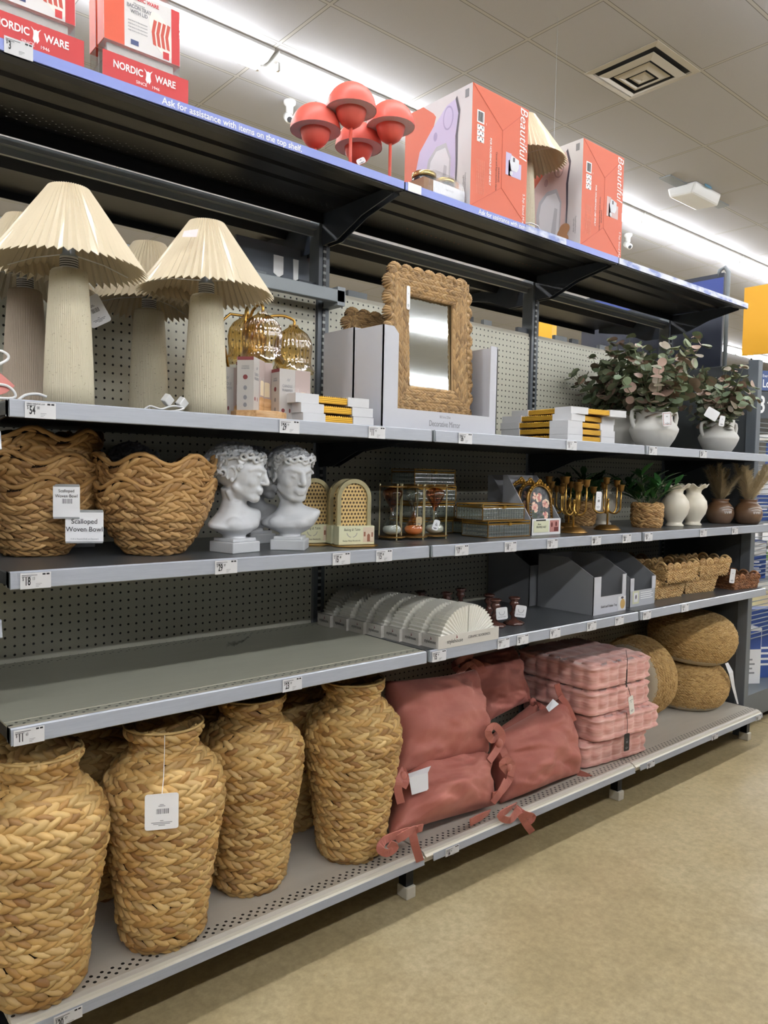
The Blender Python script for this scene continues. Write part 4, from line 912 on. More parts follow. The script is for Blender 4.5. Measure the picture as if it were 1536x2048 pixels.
leaf_g = island_mat('plant_leaf', [(34, 70, 36), (46, 92, 44), (58, 108, 52), (30, 58, 34)], .4, 40.)
stem_m = mat('plant_stem', (96, 104, 70), .6)
def leaf_at(m_, p, d, up, ln, w, cup=.15, n=6):
    d = Vector(d).normalized(); s = d.cross(Vector(up)); s = s.normalized() if s.length > 1e-4 else d.orthogonal().normalized(); u = s.cross(d); vs = []
    for i in range(n+1):
        a = i/n; ww = w*math.sin(PI*min(1, a*.97+.02))**.75; c = Vector(p)+d*ln*a-u*(ln*cup*a*a)
        vs += [c-s*ww+u*ww*.25, c, c+s*ww+u*ww*.25]
    m_.add(vs, [f for i in range(n) for f in ((3*i, 3*i+1, 3*i+4, 3*i+3), (3*i+1, 3*i+2, 3*i+5, 3*i+4))])
def basket_plant(label, x, y, rz, seed):
    t = thing('potted_plant', label, 'plant', (x, y, ZB), rz, 'green plants in woven baskets'); r_ = random.Random(seed)
    sf, rd, ln = revolve([(0, 0), (.05, 0), (.060, .004), (.066, .03), (.068, .07), (.067, .105), (.062, .112), (.056, .108), (.055, .09)])
    V, F = braid_rows(sf, rd, list(np.arange(.062, ln-.02, .021)), .021, .023, seed, ang=.42, Tf=.32); link('woven_basket', quads('woven_basket', V, F, straw_bowl), t); gap_backing(sf, ln, straw_shade, t)
    st, lf = MB(), MB()
    for i in range(16):
        a = r_.uniform(0, 2*PI); el = r_.uniform(.55, 1.3); H = r_.uniform(.09, .17); d = Vector((math.cos(a)*math.cos(el), math.sin(a)*math.cos(el), math.sin(el)))
        p0 = Vector((.02*math.cos(a), .02*math.sin(a), .10)); p1 = p0+d*H; st.tube([p0, p0.lerp(p1, .5)+Vector((0, 0, .008)), p1], .0016, 5)
        for j in range(6):
            b = r_.uniform(0, 6.28); f_ = .3+.7*j/5; dd = (d*.7+Vector((math.cos(b), math.sin(b), r_.uniform(-.1, .5)))*.8); p = p0.lerp(p1, f_)
            leaf_at(lf, p, dd, (0, 0, 1), r_.uniform(.06, .10), r_.uniform(.010, .016), .2)
    st.build('stem', stem_m, t, True); lf.build('foliage', leaf_g, t, True); return t
basket_plant('green leafy plant in a brown woven basket next to the cream ruffled vases', 2.785, .185, .4, 3)
ps = basket_plant('dark leafy plant in shade behind the basket plant', 2.60, .42, 1.4, 8); 
brown_glaze = mat('brown_glaze', (122, 90, 64), .35)
k = NT(brown_glaze); X = k.xyz(k.coord('Object')); no = k.noise(k.coord('Object'), 12., 4); k.color(k.mix(k.math('MULTIPLY', no, .7), k.ramp(k.math('DIVIDE', X[2], .13), [(.25, (114, 92, 74)), (.6, (112, 82, 54)), (1., (92, 64, 42))]), rgb(88, 64, 44)))
pampas_m = island_mat('pampas', [(222, 204, 168), (234, 220, 188), (206, 184, 146), (240, 228, 202)], .9, 30.)
def pampas(label, x, y, seed, rz):
    t = thing('pampas_vase', label, 'vase', (x, y, ZB), rz, 'brown vases with pampas grass'); r_ = random.Random(seed)
    MB().lathe([(0, 0), (.045, 0), (.052, .004), (.066, .03), (.070, .055), (.064, .085), (.048, .106), (.040, .113), (.041, .122), (.046, .128), (.043, .129), (.036, .122), (.034, .10), (0, .09)], 44).build('vase_body', brown_glaze, t, True)
    m_ = MB()
    for j in range(2): m_.tube([(.0695*math.cos(a)*(.955+.0*j), .0695*math.sin(a)*.955, .072+.016*math.cos((a+PI/2)*1.6)-.012*j) for a in np.linspace(-PI/2-.65+.2*j, -PI/2+.65-.2*j, 14)], .0012, 5)
    for j in (-.24, -.08, .08, .24): a = -PI/2+j; m_.tube([(.0695*math.cos(a+b), .0695*math.sin(a+b), z) for b, z in ((-.05, .068), (-.03, .058), (0, .054), (.03, .058), (.05, .068))], .0011, 5)
    m_.build('white_line_motif', white_ink, t, True, rot=(0, 0, -.5-rz))
    g_ = MB()
    for s in range(9):                                  # plumes made of many fine hairs
        a = r_.uniform(0, 6.28); base = Vector((.012*math.cos(a), .012*math.sin(a), .115)); out = r_.uniform(.03, .145); H = r_.uniform(.15, .19)
        for q in range(620):
            f_ = r_.random(); c = base+Vector((math.cos(a)*out*f_**1.15, math.sin(a)*out*f_**1.15, H*f_)); b = r_.uniform(0, 6.28)
            d = Vector((math.cos(b)*.55, math.sin(b)*.55, .75+.4*r_.random())).normalized(); l_ = r_.uniform(.04, .075)*(1.1-.5*f_)
            s_ = d.orthogonal().normalized()*.0010; e_ = c+d*l_+Vector((math.cos(a)*.01, math.sin(a)*.01, -.012)); md = c+d*l_*.5
            g_.add([c-s_, c+s_, md+s_*.8, md-s_*.8, e_], [(0, 1, 2, 3), (3, 2, 4)])
    g_.build('pampas_plumes', pampas_m, t); return t
pampas('brown vase of pampas grass nearer the cream ruffled vases', 3.495, .185, 1, .0); pampas('brown vase of pampas grass at the far right end of the shelf', 3.600, .085, 2, .4)
# ------------------------------------------------------------------ pleated lamps
DOWN = Matrix(((0, 1, 0), (0, 0, -1), (-1, 0, 0))).to_euler()        # lettering on a front face, read from top to bottom
ribbed = mat('ribbed_ceramic', (216, 208, 186), .55)
k = NT(ribbed); no = k.noise(k.coord('Object'), 160., 2); k.color(k.mix(k.math('MULTIPLY', k.math('GREATER_THAN', no, .68), .5), rgb(208, 199, 174), rgb(146, 128, 100)))
ribbed_taupe = mat('ribbed_taupe', (176, 160, 142), .6)
pleat = mat('pleated_shade', (206, 192, 164), .62, Coat_Weight=.55, Coat_Roughness=.12)
wire_m = mat('wire_white', (226, 226, 226), .4)
def lamp_meshes():
    nb = 72
    def flut(r, z, th, i): return r*(1+.020*(abs(math.cos(nb/2*th))*2-1)), z
    base = MB().lathe([(.055, 0), (.0545, .05), (.052, .12), (.048, .20), (.043, .28), (.0405, .312), (.036, .318), (0, .319)], nb*4, flut)
    m_ = MB(); n = 54; R0, R1, z0, z1 = .168, .044, .325, .505; vs = []
    for t in (0, .04, .5, .96, 1):
        for i in range(2*n):
            th = PI*i/n; R = R0+(R1-R0)*t; d = (.0085 if i % 2 == 0 else -.0085)*(1-.72*t); z = z0+(z1-z0)*t+(-.006 if i % 2 == 0 else .006)*(1-t)
            vs.append(((R+d)*math.cos(th), (R+d)*math.sin(th), z))
    m_.add(vs, [(a*2*n+i, a*2*n+(i+1) % (2*n), (a+1)*2*n+(i+1) % (2*n), (a+1)*2*n+i) for a in range(4) for i in range(2*n)])
    return base, m_
def pleated_lamp(label, loc, rz, m=None, first=[None, None]):
    t = thing('table_lamp', label, 'lamp', loc, rz, 'cream pleated table lamps')
    if first[0] is None:
        b, s = lamp_meshes(); o = b.build('lamp_base', ribbed, t, False); s_ = s.build('lamp_shade', pleat, t); first[0], first[1] = o.data, s_.data
        o.data.polygons.foreach_set('use_smooth', [True]*len(o.data.polygons))
    else: o = link('lamp_base', first[0] if m is None else first[0].copy(), t); s_ = link('lamp_shade', first[1], t)
    if m: o.data.materials.clear(); o.data.materials.append(m)
    so = s_.modifiers.new('solid', 'SOLIDIFY'); so.thickness = .0012
    MB().lathe([(.020, .318), (.020, .352), (.015, .356), (.012, .38)], 20).build('socket', steel_mid, t, True)
    b = MB(); b.lathe([(.0203, .322), (.0203, .348)], 20, cap=False); b.mi = 1
    for q in range(4): b.lathe([(.0206, .3255+q*.0052), (.0206, .3275+q*.0052)], 20, cap=False)
    b.build('socket_label', [white, ink], t)
    m_ = MB()
    for q in range(3): a = q*2*PI/3; m_.tube([(.014*math.cos(a), .014*math.sin(a), .356), (.09*math.cos(a), .09*math.sin(a), .350), (.155*math.cos(a), .155*math.sin(a), .335)], .0013, 5)
    m_.build('shade_wires', wire_m, t)
    return t
X1_, X2_ = float(atY(138, 800, .14)[0]), float(atY(411, 800, .14)[0])
L1 = pleated_lamp('cream pleated lamp at the front, left of the other front lamp', (X1_, .14, ZC), .2)
L2 = pleated_lamp('cream pleated lamp at the front with a pink sticker on its shade', (X2_, .14, ZC), .9)
xb = float(atY(296, 790, .43)[0]); pleated_lamp('cream pleated lamp at the back, between the two front lamps', (xb, .425, ZC), .4)
xb = float(atY(58, 790, .43)[0]); pleated_lamp('pleated lamp with taupe base at the back, behind the leftmost front lamp', (xb-.01, .425, ZC), 1.3, ribbed_taupe)
bpy.context.view_layer.update()
q = [Vector(atY(*a)) for a in ((368, 462, .045), (397, 458, .055), (393, 474, .04), (364, 474, .03))]
MB().add([local(L2, p) for p in q], [(0, 1, 2, 3)]).build('price_sticker', mat('pink_sticker', (226, 196, 196), .6), L2, solid=.0006)
o = card(L1, .052, .074, tuple(local(L1, atY(190, 622, .235))), -.5-.2, True, -.5, code=True)
pleated_lamp('cream pleated lamp standing on the top shelf between the orange boxes', (2.005, .33, ZT), .5)
m_ = MB(); m_.tube([atY(*a) for a in ((1040, 448, .19), (1062, 446, .18), (1076, 452, .17), (1083, 466, .165))], .0025, 6); tag(m_.build('lamp_cord', wire_m, None, True), 'white cord loop on the top shelf between the orange boxes', 'cord')
def cord(label, pts, r=.0026, plug=None):
    t = thing('power_cord', label, 'cord', tuple(pts[0])); o0 = Vector(pts[0]); out = []
    P_ = [Vector(p)-o0 for p in pts]
    for i in range(len(P_)-1):
        p0, p1, p2, p3 = P_[max(0, i-1)], P_[i], P_[i+1], P_[min(len(P_)-1, i+2)]
        for s in np.linspace(0, 1, 6)[:-1]: out.append(.5*((2*p1)+(p2-p0)*s+(2*p0-5*p1+4*p2-p3)*s*s+(3*p1-p0-3*p2+p3)*s**3))
    out.append(P_[-1]); MB().tube(out, r, 7).build('cable', wire_m, t, True)
    for p in plug or (): p = Vector(p)-o0; MB().box(-.012, .012, -.009, .009, -.012, .012).build('plug', plastic_white, t, bev=.003, loc=p, rot=(.3, .6, .5))
    return t
cord('white cord and plug lying between the cream lamps', [atY(*a) for a in ((285, 822, .12), (300, 812, .12), (322, 818, .10), (345, 812, .10), (368, 816, .10), (350, 822, .09), (325, 822, .09))], plug=[atY(335, 800, .11), atY(364, 806, .11)])
lc = cord('looped white cord with red care label at the left edge', [atY(*a) for a in ((-30, 720, .06), (-4, 702, .06), (14, 708, .05), (16, 718, .05), (0, 728, .05), (-25, 742, .05), (-10, 765, .05), (15, 772, .05), (30, 786, .05), (26, 796, .05), (-10, 796, .05))], .0030)
m_ = MB(); q = [Vector(atY(*a)) for a in ((-30, 728, .07), (-6, 740, .06), (30, 772, .055), (12, 786, .05), (-30, 800, .05))]; o0 = lc.location
m_.add([p-o0 for p in q], [(0, 1, 2, 3, 4)]); m_.build('care_label', mat('red_print_label', (206, 130, 122), .7), lc, solid=.001)
cord('white cord on the shelf at the foot of the leftmost front lamp', [atY(*a) for a in ((36, 800, .07), (52, 790, .08), (75, 788, .08), (93, 794, .08))], .0032)

# ------------------------------------------------------------------ amber glass tulip lamp and candle warmer boxes
amber = glassy('amber_glass', (242, 220, 168), .16, .12, 0, edge=.65)
def tulip(parent, c, s=1., tilt=(0, 0, 0)):
    def fn(r, z, th, i):
        q = max(0, (.45-z/.145))/.45; q = q*q; return r*(1+.03*math.cos(28*th)*(1-q)+.16*q*abs(math.cos(3.5*th))), z-.012*q*abs(math.cos(3.5*th))
    prof = [(.062, 0), (.056, .008), (.052, .018), (.052, .030), (.0555, .048), (.057, .066), (.053, .088), (.042, .106), (.026, .118), (.016, .125), (.013, .133)]
    return MB().lathe(prof, 168, fn, cap=False).build('glass_shade', amber, parent, True, loc=c, rot=tilt)
S = [Vector(atY(524, 716, .22)), Vector(atY(586, 738, .27)), Vector(atY(494, 718, .34))]
al = thing('tulip_lamp', 'brass lamp with three amber glass tulip shades behind the candle warmer boxes', 'lamp', (.735, .30, ZC))
o0 = Vector(al.location); bpy.context.view_layer.update()
MB().lathe([(0, 0), (.07, 0), (.07, .006), (.06, .012), (.012, .018), (.008, .03)], 32).build('lamp_foot', brass, al, True)
MB().tube([(0, 0, .02), (0, 0, .12), (-.01, 0, .20)], .005, 8).build('stem', brass, al, True)
for i, s in enumerate(S):
    p = s-o0; top = p+Vector((0, 0, .128)); h_ = .02
    mid = [Vector((-.01, 0, .20)), Vector((-.01, 0, .20)).lerp(top, .3)+Vector((0, 0, .075)), Vector((-.01, 0, .20)).lerp(top, .7)+Vector((0, 0, .06)), top+Vector((0, 0, .02)), top]
    out = []
    for a in range(4):
        p0, p1, p2, p3 = mid[max(0, a-1)], mid[a], mid[a+1], mid[min(4, a+2)]
        for s_ in (0, .33, .66): out.append(.5*((2*p1)+(p2-p0)*s_+(2*p0-5*p1+4*p2-p3)*s_*s_+(3*p1-p0-3*p2+p3)*s_**3))
    out.append(mid[-1]); MB().tube(out, .0042, 8).build('arm', brass, al, True); tulip(al, p)
m_ = MB().tube([Vector(atY(*a))-o0 for a in ((458, 742, .36), (450, 700, .36), (441, 665, .36), (446, 640, .36), (460, 628, .36), (490, 632, .36), (498, 640, .35))], .0042, 8); m_.build('arm', brass, al, True)
box_grey = mat('box_grey', (186, 181, 176), .55); box_mauve = mat('box_mauve', (176, 158, 152), .6); wax = mat('wax', (232, 214, 180), .5); wood = mat('light_wood', (206, 164, 116), .55); maroon = mat('maroon', (120, 52, 54), .6); pale_print = mat('pale_print', (226, 226, 228), .55)
k = NT(wood); no = k.noise(k.coord('Object', (4, 30, 30)), 3., 4); k.color(k.ramp(no, [(.3, (178, 132, 84)), (.5, (206, 162, 112)), (.7, (222, 184, 138))]))
def warmer_box(label, x, y, z, rz, w=.095, d=.046, h=.142, name='candle_warmer_box'):
    t = thing(name, label, 'box', (x, y, z), rz, 'candle warmer boxes'); MB().box(0, w, 0, d, 0, h).build('carton', box_grey, t)
    m_ = MB(); e = -.0004; m_.box(w*.5, w-.001, e, 0, .001, h-.001); m_.mi = 1; m_.prism([(w*.52, .004), (w-.002, .004), (w-.002, .036), (w*.52, .036)], 'y', e-.0002, e)
    m_.disc((w*.75, e-.0003, .037), (1, 0, 0), (0, 0, 1), .020, .005); m_.mi = 2; m_.box(w*.61, w*.90, e-.0006, e-.0003, .046, .083); m_.disc((w*.755, e-.0007, .083), (1, 0, 0), (0, 0, 1), w*.145, .004); m_.mi = 3; m_.box(w*.595, w*.60, e-.0006, e-.0003, .044, .096); m_.box(w*.91, w*.915, e-.0006, e-.0003, .044, .096)
    m_.build('candle_picture', [box_mauve, wood, wax, pale_print], t)
    text('CANDLE\nWARMER', .0115, inkgrey, t, (w*.25, -.0006, h*.64), sx=.72); text('iti', .013, inkgrey, t, (w*.27, -.0006, h*.80), shear=.4)
    m_ = MB(); m_.disc((w*.12, -.0006, h*.22), (1, 0, 0), (0, 0, 1), .0055, .0055); m_.disc((w*.33, -.0006, h*.22), (1, 0, 0), (0, 0, 1), .0025, .006); m_.build('icon_print', maroon, t)
    m_ = MB(); m_.box(-.0004, 0, .0005, d-.0005, h-.009, h); m_.disc((-.0005, d*.5, h*.62), (0, -1, 0), (0, 0, 1), .0065, .0065); m_.mi = 1
    for zz in (.42, .24, .10): m_.disc((-.0005, d*.5, h*zz), (0, -1, 0), (0, 0, 1), .005, .006)
    m_.build('side_icons', [maroon, inkgrey], t); text('CANDLE\nWARMER', .006, inkgrey, t, (-.0006, d*.5, h*.80), rot=LEFT, sx=.9)
    return t
sl = MB(); sl.prism([(.078*math.cos(a), .078*math.sin(a)) for a in np.linspace(0, 2*PI, 8, endpoint=False)+.2], 'z', 0, .024); tag(sl.build('wooden_base', wood, None, loc=(.665, .118, ZC), bev=.002), 'octagonal light wood base under the upright candle warmer box', 'wooden base')
warmer_box('candle warmer box upright on the wooden base, showing its icon side', .625, .075, ZC+.0245, .72)
warmer_box('candle warmer box behind the upright one, half its candle picture showing', .640, .158, ZC+.0245, -.1, .09)
warmer_box('candle warmer box at the right end, next to the gold frames', .722, .100, ZC, -.05, .100, .046, .148)
warmer_box('greyish candle warmer box at the left, behind the upright one', .560, .150, ZC, -.1, .09)

# ------------------------------------------------------------------ gold frames with white corner sleeves
frame_gold = mat('frame_gold', (214, 164, 58), .36, .75)
k = NT(frame_gold); X = k.xyz(k.coord('Object')); k.color(k.mix(k.math('LESS_THAN', k.math('FRACT', k.math('MULTIPLY', X[2], 190.)), .3), rgb(238, 188, 72), rgb(160, 112, 34)))
def gold_frame(label, x, y, z, rz, s=.315, d=.33, h=.0262):
    t = thing('picture_frame', label, 'picture frame', (x, y, z), rz, 'gold frames in white corner sleeves'); e = .004
    m_ = MB(); 
    for bx in ((e, s-e, e, .04), (e, s-e, d-.04, d-e), (e, .04, .04, d-.04), (s-.04, s-e, .04, d-.04)): m_.box(*bx, .004, h-.005)
    m_.box(.03, s-.03, .03, d-.03, .006, .010); m_.build('frame_body', frame_gold, t)
    m_ = MB()
    for i in range(34):
        u = .01+i*(s-.02)/33; v = .01+i*(d-.02)/33
        m_.sphere((u, .007, h-.005), .0034, 6, 4); m_.sphere((.007, v, h-.005), .0034, 6, 4)
    m_.build('beaded_edge', gold, t, True)
    c = .095*s/.315
    for bx in ((0, c, 0, c*.9), (s-c, s, 0, c*.9), (0, c, d-c, d), (s-c, s, d-c, d)): MB().box(*bx, 0, h).build('corner_sleeve', white, t)
    return t
fx_ = float(atY(606, 846, .045)[0])
for i in range(3): gold_frame(f'gold frame in white corner sleeves, {["lowest", "middle", "topmost"][i]} of the stack left of the boxed mirror', fx_-.012*(i == 2)-.004*i, .045+.004*i, ZC+.0008+i*.0268, -.02*i, .252, .31)
fx_ = float(atY(1135, 880, .05)[0])
for i in range(5): gold_frame(f'gold frame in white corner sleeves, {["lowest", "second from bottom", "third from bottom", "fourth from bottom", "topmost"][i]} of the stack right of the mirror', fx_+(0, 0, .003, .02, .022)[i], .05+(0, 0, .002, .0, .004)[i], ZC+.0008+i*.0268, (0, .0, .02, .05, -.13)[i])

# ------------------------------------------------------------------ woven scalloped mirrors in white cartons
mirror_glass = mat('mirror_glass', (224, 230, 230), .04, 1.0)
def mirror(label, loc, rot):
    t = thing('woven_mirror', label, 'mirror', loc, 0, 'woven scalloped mirrors'); t.rotation_euler = rot; W, H, B = .402, .50, .085
    def bar(x0, z0, x1, z1, w, rows, seed):
        Ln_ = math.hypot(x1-x0, z1-z0); dx, dz = (x1-x0)/Ln_, (z1-z0)/Ln_
        def sf(th, s): u = th; return np.stack([x0+dx*u-dz*s*1., -.018-.012*np.cos(np.clip((s-w/2)/(w*.55), -1.5, 1.5))+0*u, z0+dz*u+dx*s], -1)
        g_ = np.random.default_rng(seed); A = {k_: [] for k_ in 'tspl'}
        for i in range(rows):
            s = (i+.5)*w/rows; m0 = s if dz*1. == 0 else s; n = int(Ln_/.019)
            for j in range(n):
                u = (j+.5+.5*(i % 2))*Ln_/n
                if u < s*.9 or u > Ln_-s*.9: continue
                A['t'].append(u); A['s'].append(s); A['p'].append((.32 if i % 2 else -.32)+g_.normal(0, .08)); A['l'].append(.036)
        n = len(A['t']); return strands(sf, A['t'], A['s'], np.ones(n), A['p'], A['l'], np.full(n, w/rows*1.35), np.full(n, .005), np.full(n, .0025), 6, 4)
    Vs, Fs, o_ = [], [], 0
    for a in ((-W/2, 0, W/2, 0), (W/2, 0, W/2, H), (W/2, H, -W/2, H), (-W/2, H, -W/2, 0)):
        V, F = bar(*a, B, 8, int(abs(a[0]*100+a[3]*31))); Vs.append(V); Fs.append(F+o_); o_ += len(V)
    link('woven_frame', quads('woven_frame', np.concatenate(Vs), np.concatenate(Fs), straw_mirror), t)
    m_ = MB(); m_.box(-W/2, W/2, -.014, .0, 0, B); m_.box(-W/2, W/2, -.014, 0, H-B, H); m_.box(-W/2, -W/2+B, -.014, 0, B, H-B); m_.box(W/2-B, W/2, -.014, 0, B, H-B); m_.build('frame_core', straw_shade, t)
    ed = MB(); r_ = random.Random(5)
    def lobe(cx, cz, nx, nz, R):
        n = 11
        for i in range(n):
            a = -PI*.62+PI*1.24*i/(n-1); c_, s_ = math.cos(a), math.sin(a); d = (nx*c_-nz*s_, nz*c_+nx*s_)
            ed.tube([(cx+d[0]*R*.15, -.028, cz+d[1]*R*.15), (cx+d[0]*R*.65, -.030, cz+d[1]*R*.65), (cx+d[0]*R*.98, -.016, cz+d[1]*R*.98), (cx+d[0]*R*.9, -.002, cz+d[1]*R*.9)], [.004, .0052, .0055, .004], 5)
    for i in range(7): lobe(-W/2+.03+i*(W-.06)/6, H-.006, 0, 1, .029); lobe(-W/2+.03+i*(W-.06)/6, .006, 0, -1, .029)
    for i in range(1, 9): z = .03+i*(H-.06)/8; lobe(W/2-.006, z-.02, 1, 0, .029); lobe(-W/2+.006, z-.02, -1, 0, .029)
    ed.build('scalloped_edge', straw_mirror, t, True)
    m_ = MB(); m_.tube([(-W/2+B, -.02, B), (W/2-B, -.02, B), (W/2-B, -.02, H-B), (-W/2+B, -.02, H-B)], .006, 6, True); m_.build('inner_braid', straw_mirror, t, True)
    MB().box(-W/2+B-.004, W/2-B+.004, -.013, -.011, B-.004, H-B+.004).build('mirror_glass', mirror_glass, t); return t
white_box = mat('white_mailer', (198, 199, 206), .55)
def mirror_box(label, x, y, w, d, hb, hf, zn):
    t = thing('display_carton', label, 'carton', (x, y, ZC), 0, 'white mirror cartons'); e = .004
    MB().box(0, e, 0, d, 0, hb).build('side_wall', white_box, t); MB().box(w-e, w, 0, d, 0, hf).build('side_wall', white_box, t); MB().box(e, w-e, d-e, d, 0, .12).build('back_wall', white_box, t); MB().box(e, w-e, e, d-e, 0, e).build('bottom', white_box, t)
    m_ = MB(); a, b = .062, .036; m_.prism([(0, 0), (w, 0), (w, hf-.01), (w-.01, hf), (w-b, hf), (w-b, zn), (a, zn), (a, hb-.02), (a-.02, hb), (0, hb)], 'y', 0, e); m_.build('front_wall', white_box, t); return t
mb = mirror_box('white carton holding the scalloped woven mirror, in front', 1.042, .038, .512, .135, .306, .300, .062)
text('Decorative Mirror', .026, inkgrey, mb, (.265, -.0006, .024), sx=.72); text('18.1 in x 23 in', .0115, inkgrey, mb, (.265, -.0006, .047), sx=.75)
mirror_box('white carton behind the front mirror carton, against the back panel', 1.050, .190, .505, .16, .318, .300, .062)
M1 = mirror('scalloped woven mirror in the front white carton, reflecting the ceiling lights', (1.307, .120, ZC+.066), (-.045, 0, .0)); M1.scale = (.87, .87, .88)
M1['label'] = 'scalloped woven mirror in the front white carton with price strip hanging on its frame'
dm = copy_tree(M1); dm['label'] = 'scalloped woven mirror just behind the front one, lower right edge showing'; dm.location = (1.362, .162, ZC+.030); dm.rotation_euler = (-.02, .0, .0); dm.scale = (.80, .84, .76)
dm = copy_tree(M1); dm['label'] = 'scalloped woven mirror in the rear white carton, top scallops showing'; dm.location = (1.275, .29, ZC+.03); dm.rotation_euler = (-.06, 0, 0); dm.scale = (.86, .86, .72)
card(M1, .016, .085, (-.125, -.036, .40), 0, True, .03, name='hang_tag', code=False)

# ------------------------------------------------------------------ eucalyptus pots
pot_w = mat('white_pot', (208, 206, 200), .55)
euc = island_mat('eucalyptus_leaf', [(108, 124, 92), (128, 140, 106), (92, 108, 84), (146, 152, 120), (118, 132, 106), (160, 128, 114), (172, 142, 128), (100, 118, 100)], .5, 30.)
def euc_pot(label, x, y, s, seed, rz, H=.36, spread=.2, tagit=True):
    t = thing('eucalyptus_pot', label, 'plant', (x, y, ZC), rz, 'eucalyptus in white two-handled pots'); t.scale = (s, s, s); r_ = random.Random(seed)
    MB().lathe([(0, 0), (.058, 0), (.066, .004), (.092, .045), (.106, .078), (.108, .090), (.098, .108), (.082, .124), (.079, .140), (.080, .172), (.084, .184), (.081, .186), (.075, .183), (.072, .15), (0, .145)], 48).build('pot', pot_w, t, True)
    for sg in (-1, 1): MB().tube([(sg*.078, 0, .170), (sg*.098, 0, .174), (sg*.112, 0, .166), (sg*.116, 0, .145), (sg*.112, 0, .120), (sg*.104, 0, .100), (sg*.096, 0, .092)], .0095, 10).build('handle', pot_w, t, True)
    st, lf = MB(), MB()
    for i in range(36):
        a = i*2.4+r_.uniform(-.3, .3); el = r_.uniform(.25, 1.35); ln = H*r_.uniform(.65, 1.); d = Vector((math.cos(a)*math.cos(el), math.sin(a)*math.cos(el), math.sin(el)))
        p0 = Vector((.045*math.cos(a)*r_.random(), .045*math.sin(a)*r_.random(), .15)); out = []
        for q in range(7): f_ = q/6; out.append(p0+Vector((d.x*spread*1.3*f_**1.2, d.y*spread*1.3*f_**1.2, ln*f_*(.35+.65*d.z)+.02*math.sin(3*f_+a))))
        st.tube(out, [.0024-.0014*q/6 for q in range(7)], 5)
        for q in range(7):
            f_ = .12+.88*q/6; idx = min(5, int(f_*6)); p = out[idx].lerp(out[idx+1], f_*6-idx); tg = (out[idx+1]-out[idx]).normalized()
            u = tg.orthogonal().normalized(); v = tg.cross(u); b0 = r_.uniform(0, 6.28)
            for sd in range(2 if q < 6 else 3):
                b = b0+sd*PI+r_.uniform(-.4, .4); dd = (u*math.cos(b)+v*math.sin(b)+tg*.45).normalized(); R = r_.uniform(.021, .036)*(1.1-.42*f_)
                n = (dd.cross(tg.cross(dd))+Vector((r_.uniform(-.5, .5), r_.uniform(-.5, .5), r_.uniform(0, .5)))).normalized(); n = (n-dd*n.dot(dd)).normalized(); w = dd.cross(n); c = p+dd*(R*1.05)
                vs = [c-n*R*.12]+[c+dd*(R*math.cos(2*PI*k_/12))+w*(R*1.02*math.sin(2*PI*k_/12))+n*(R*.10*math.cos(4*PI*k_/12)) for k_ in range(12)]
                lf.add(vs, [(0, k_+1, (k_+1) % 12+1) for k_ in range(12)])
    st.build('stem', stem_m, t, True); lf.build('foliage', euc, t, True); return t
p1 = euc_pot('large eucalyptus in a white two-handled pot with a red-edged tag', float(atY(1307, 870, .15)[0]), .15, 1., 2, -.45, .38, .175)
p2 = euc_pot('smaller eucalyptus in a white two-handled pot at the far right of its shelf', float(atY(1437, 870, .15)[0]), .15, .90, 5, -.45, .33, .15)
euc_pot('eucalyptus in a white pot half hidden behind the stack of gold frames', float(atY(1236, 860, .36)[0]), .36, 1., 9, -.6, .36, .16)
euc_pot('eucalyptus in a white pot directly behind the large one', 3.12, .39, 1., 12, -.2, .34, .15)
bpy.context.view_layer.update()
o = card(p1, .042, .062, tuple(local(p1, atY(1334, 838, .045))), -.15+.45-.4, True, -.1, code=False); m_ = MB()
for bx in ((-.018, .018, .024, .026), (-.018, .018, -.026, -.024), (-.018, -.016, -.026, .026), (.016, .018, -.026, .026)): m_.box(bx[0], bx[1], -.0012, -.0006, bx[2], bx[3])
m_.build('red_border', mat('tag_red', (170, 120, 110), .6), o)
card(p2, .030, .056, tuple(local(p2, atY(1444, 842, .055))), -.2, True, .15, code=False); card(p2, .07, .055, tuple(local(p2, atY(1424, 828, .07))), -.3, False, .5, code=False)

# ------------------------------------------------------------------ goods on the top shelf: coral lamps
coral = mat('coral_paint', (218, 96, 80), .45); coral_in = mat('pale_lining', (226, 218, 226), .6)
def coral_lamp(label, x, y, top):
    t = thing('mushroom_lamp', label, 'lamp', (x, y, ZT), 0, 'coral mushroom lamps'); h = top-ZT; R = .082
    MB().lathe([(R*math.cos(a), h-.084+.084*math.sin(a)) for a in np.linspace(0, PI/2-.02, 14)], 40, cap=False).build('lamp_dome', coral, t, True, solid=.0)
    MB().lathe([(R*.965*math.cos(a), h-.0842+.080*math.sin(a)) for a in np.linspace(0, PI/2-.02, 14)][::-1], 40, cap=False).build('dome_lining', coral_in, t, True); MB().lathe([(R*.985, h-.0838), (.040, h-.0838)], 40, cap=False).build('pale_ring', coral_in, t)
    MB().lathe([(0, h-.138), (.016, h-.136), (.032, h-.125), (.044, h-.107), (.0495, h-.085), (.049, h-.076), (.044, h-.070)], 32).build('lower_globe', coral, t, True)
    MB().tube([(0, 0, .01), (0, 0, h-.13)], .0055, 10).build('stem', coral, t, True); MB().lathe([(0, 0), (.062, 0), (.060, .010), (.040, .022), (.006, .03)], 32).build('base', coral, t, True)
    MB().lathe([(0, h+.010), (.004, h+.008), (.006, h), (.008, h-.002)], 12).build('finial', steel_mid, t, True); return t
cl = coral_lamp('coral mushroom lamp standing tallest at the front of its group of four', 1.092, .280, 2.619)
coral_lamp('coral mushroom lamp leftmost of the group of four', 1.021, .375, 2.565)
coral_lamp('coral mushroom lamp lowest, tucked behind the group of four', 1.243, .430, 2.592)
coral_lamp('coral mushroom lamp rightmost of its group, beside the mixer box', 1.285, .310, 2.636)
bpy.context.view_layer.update()
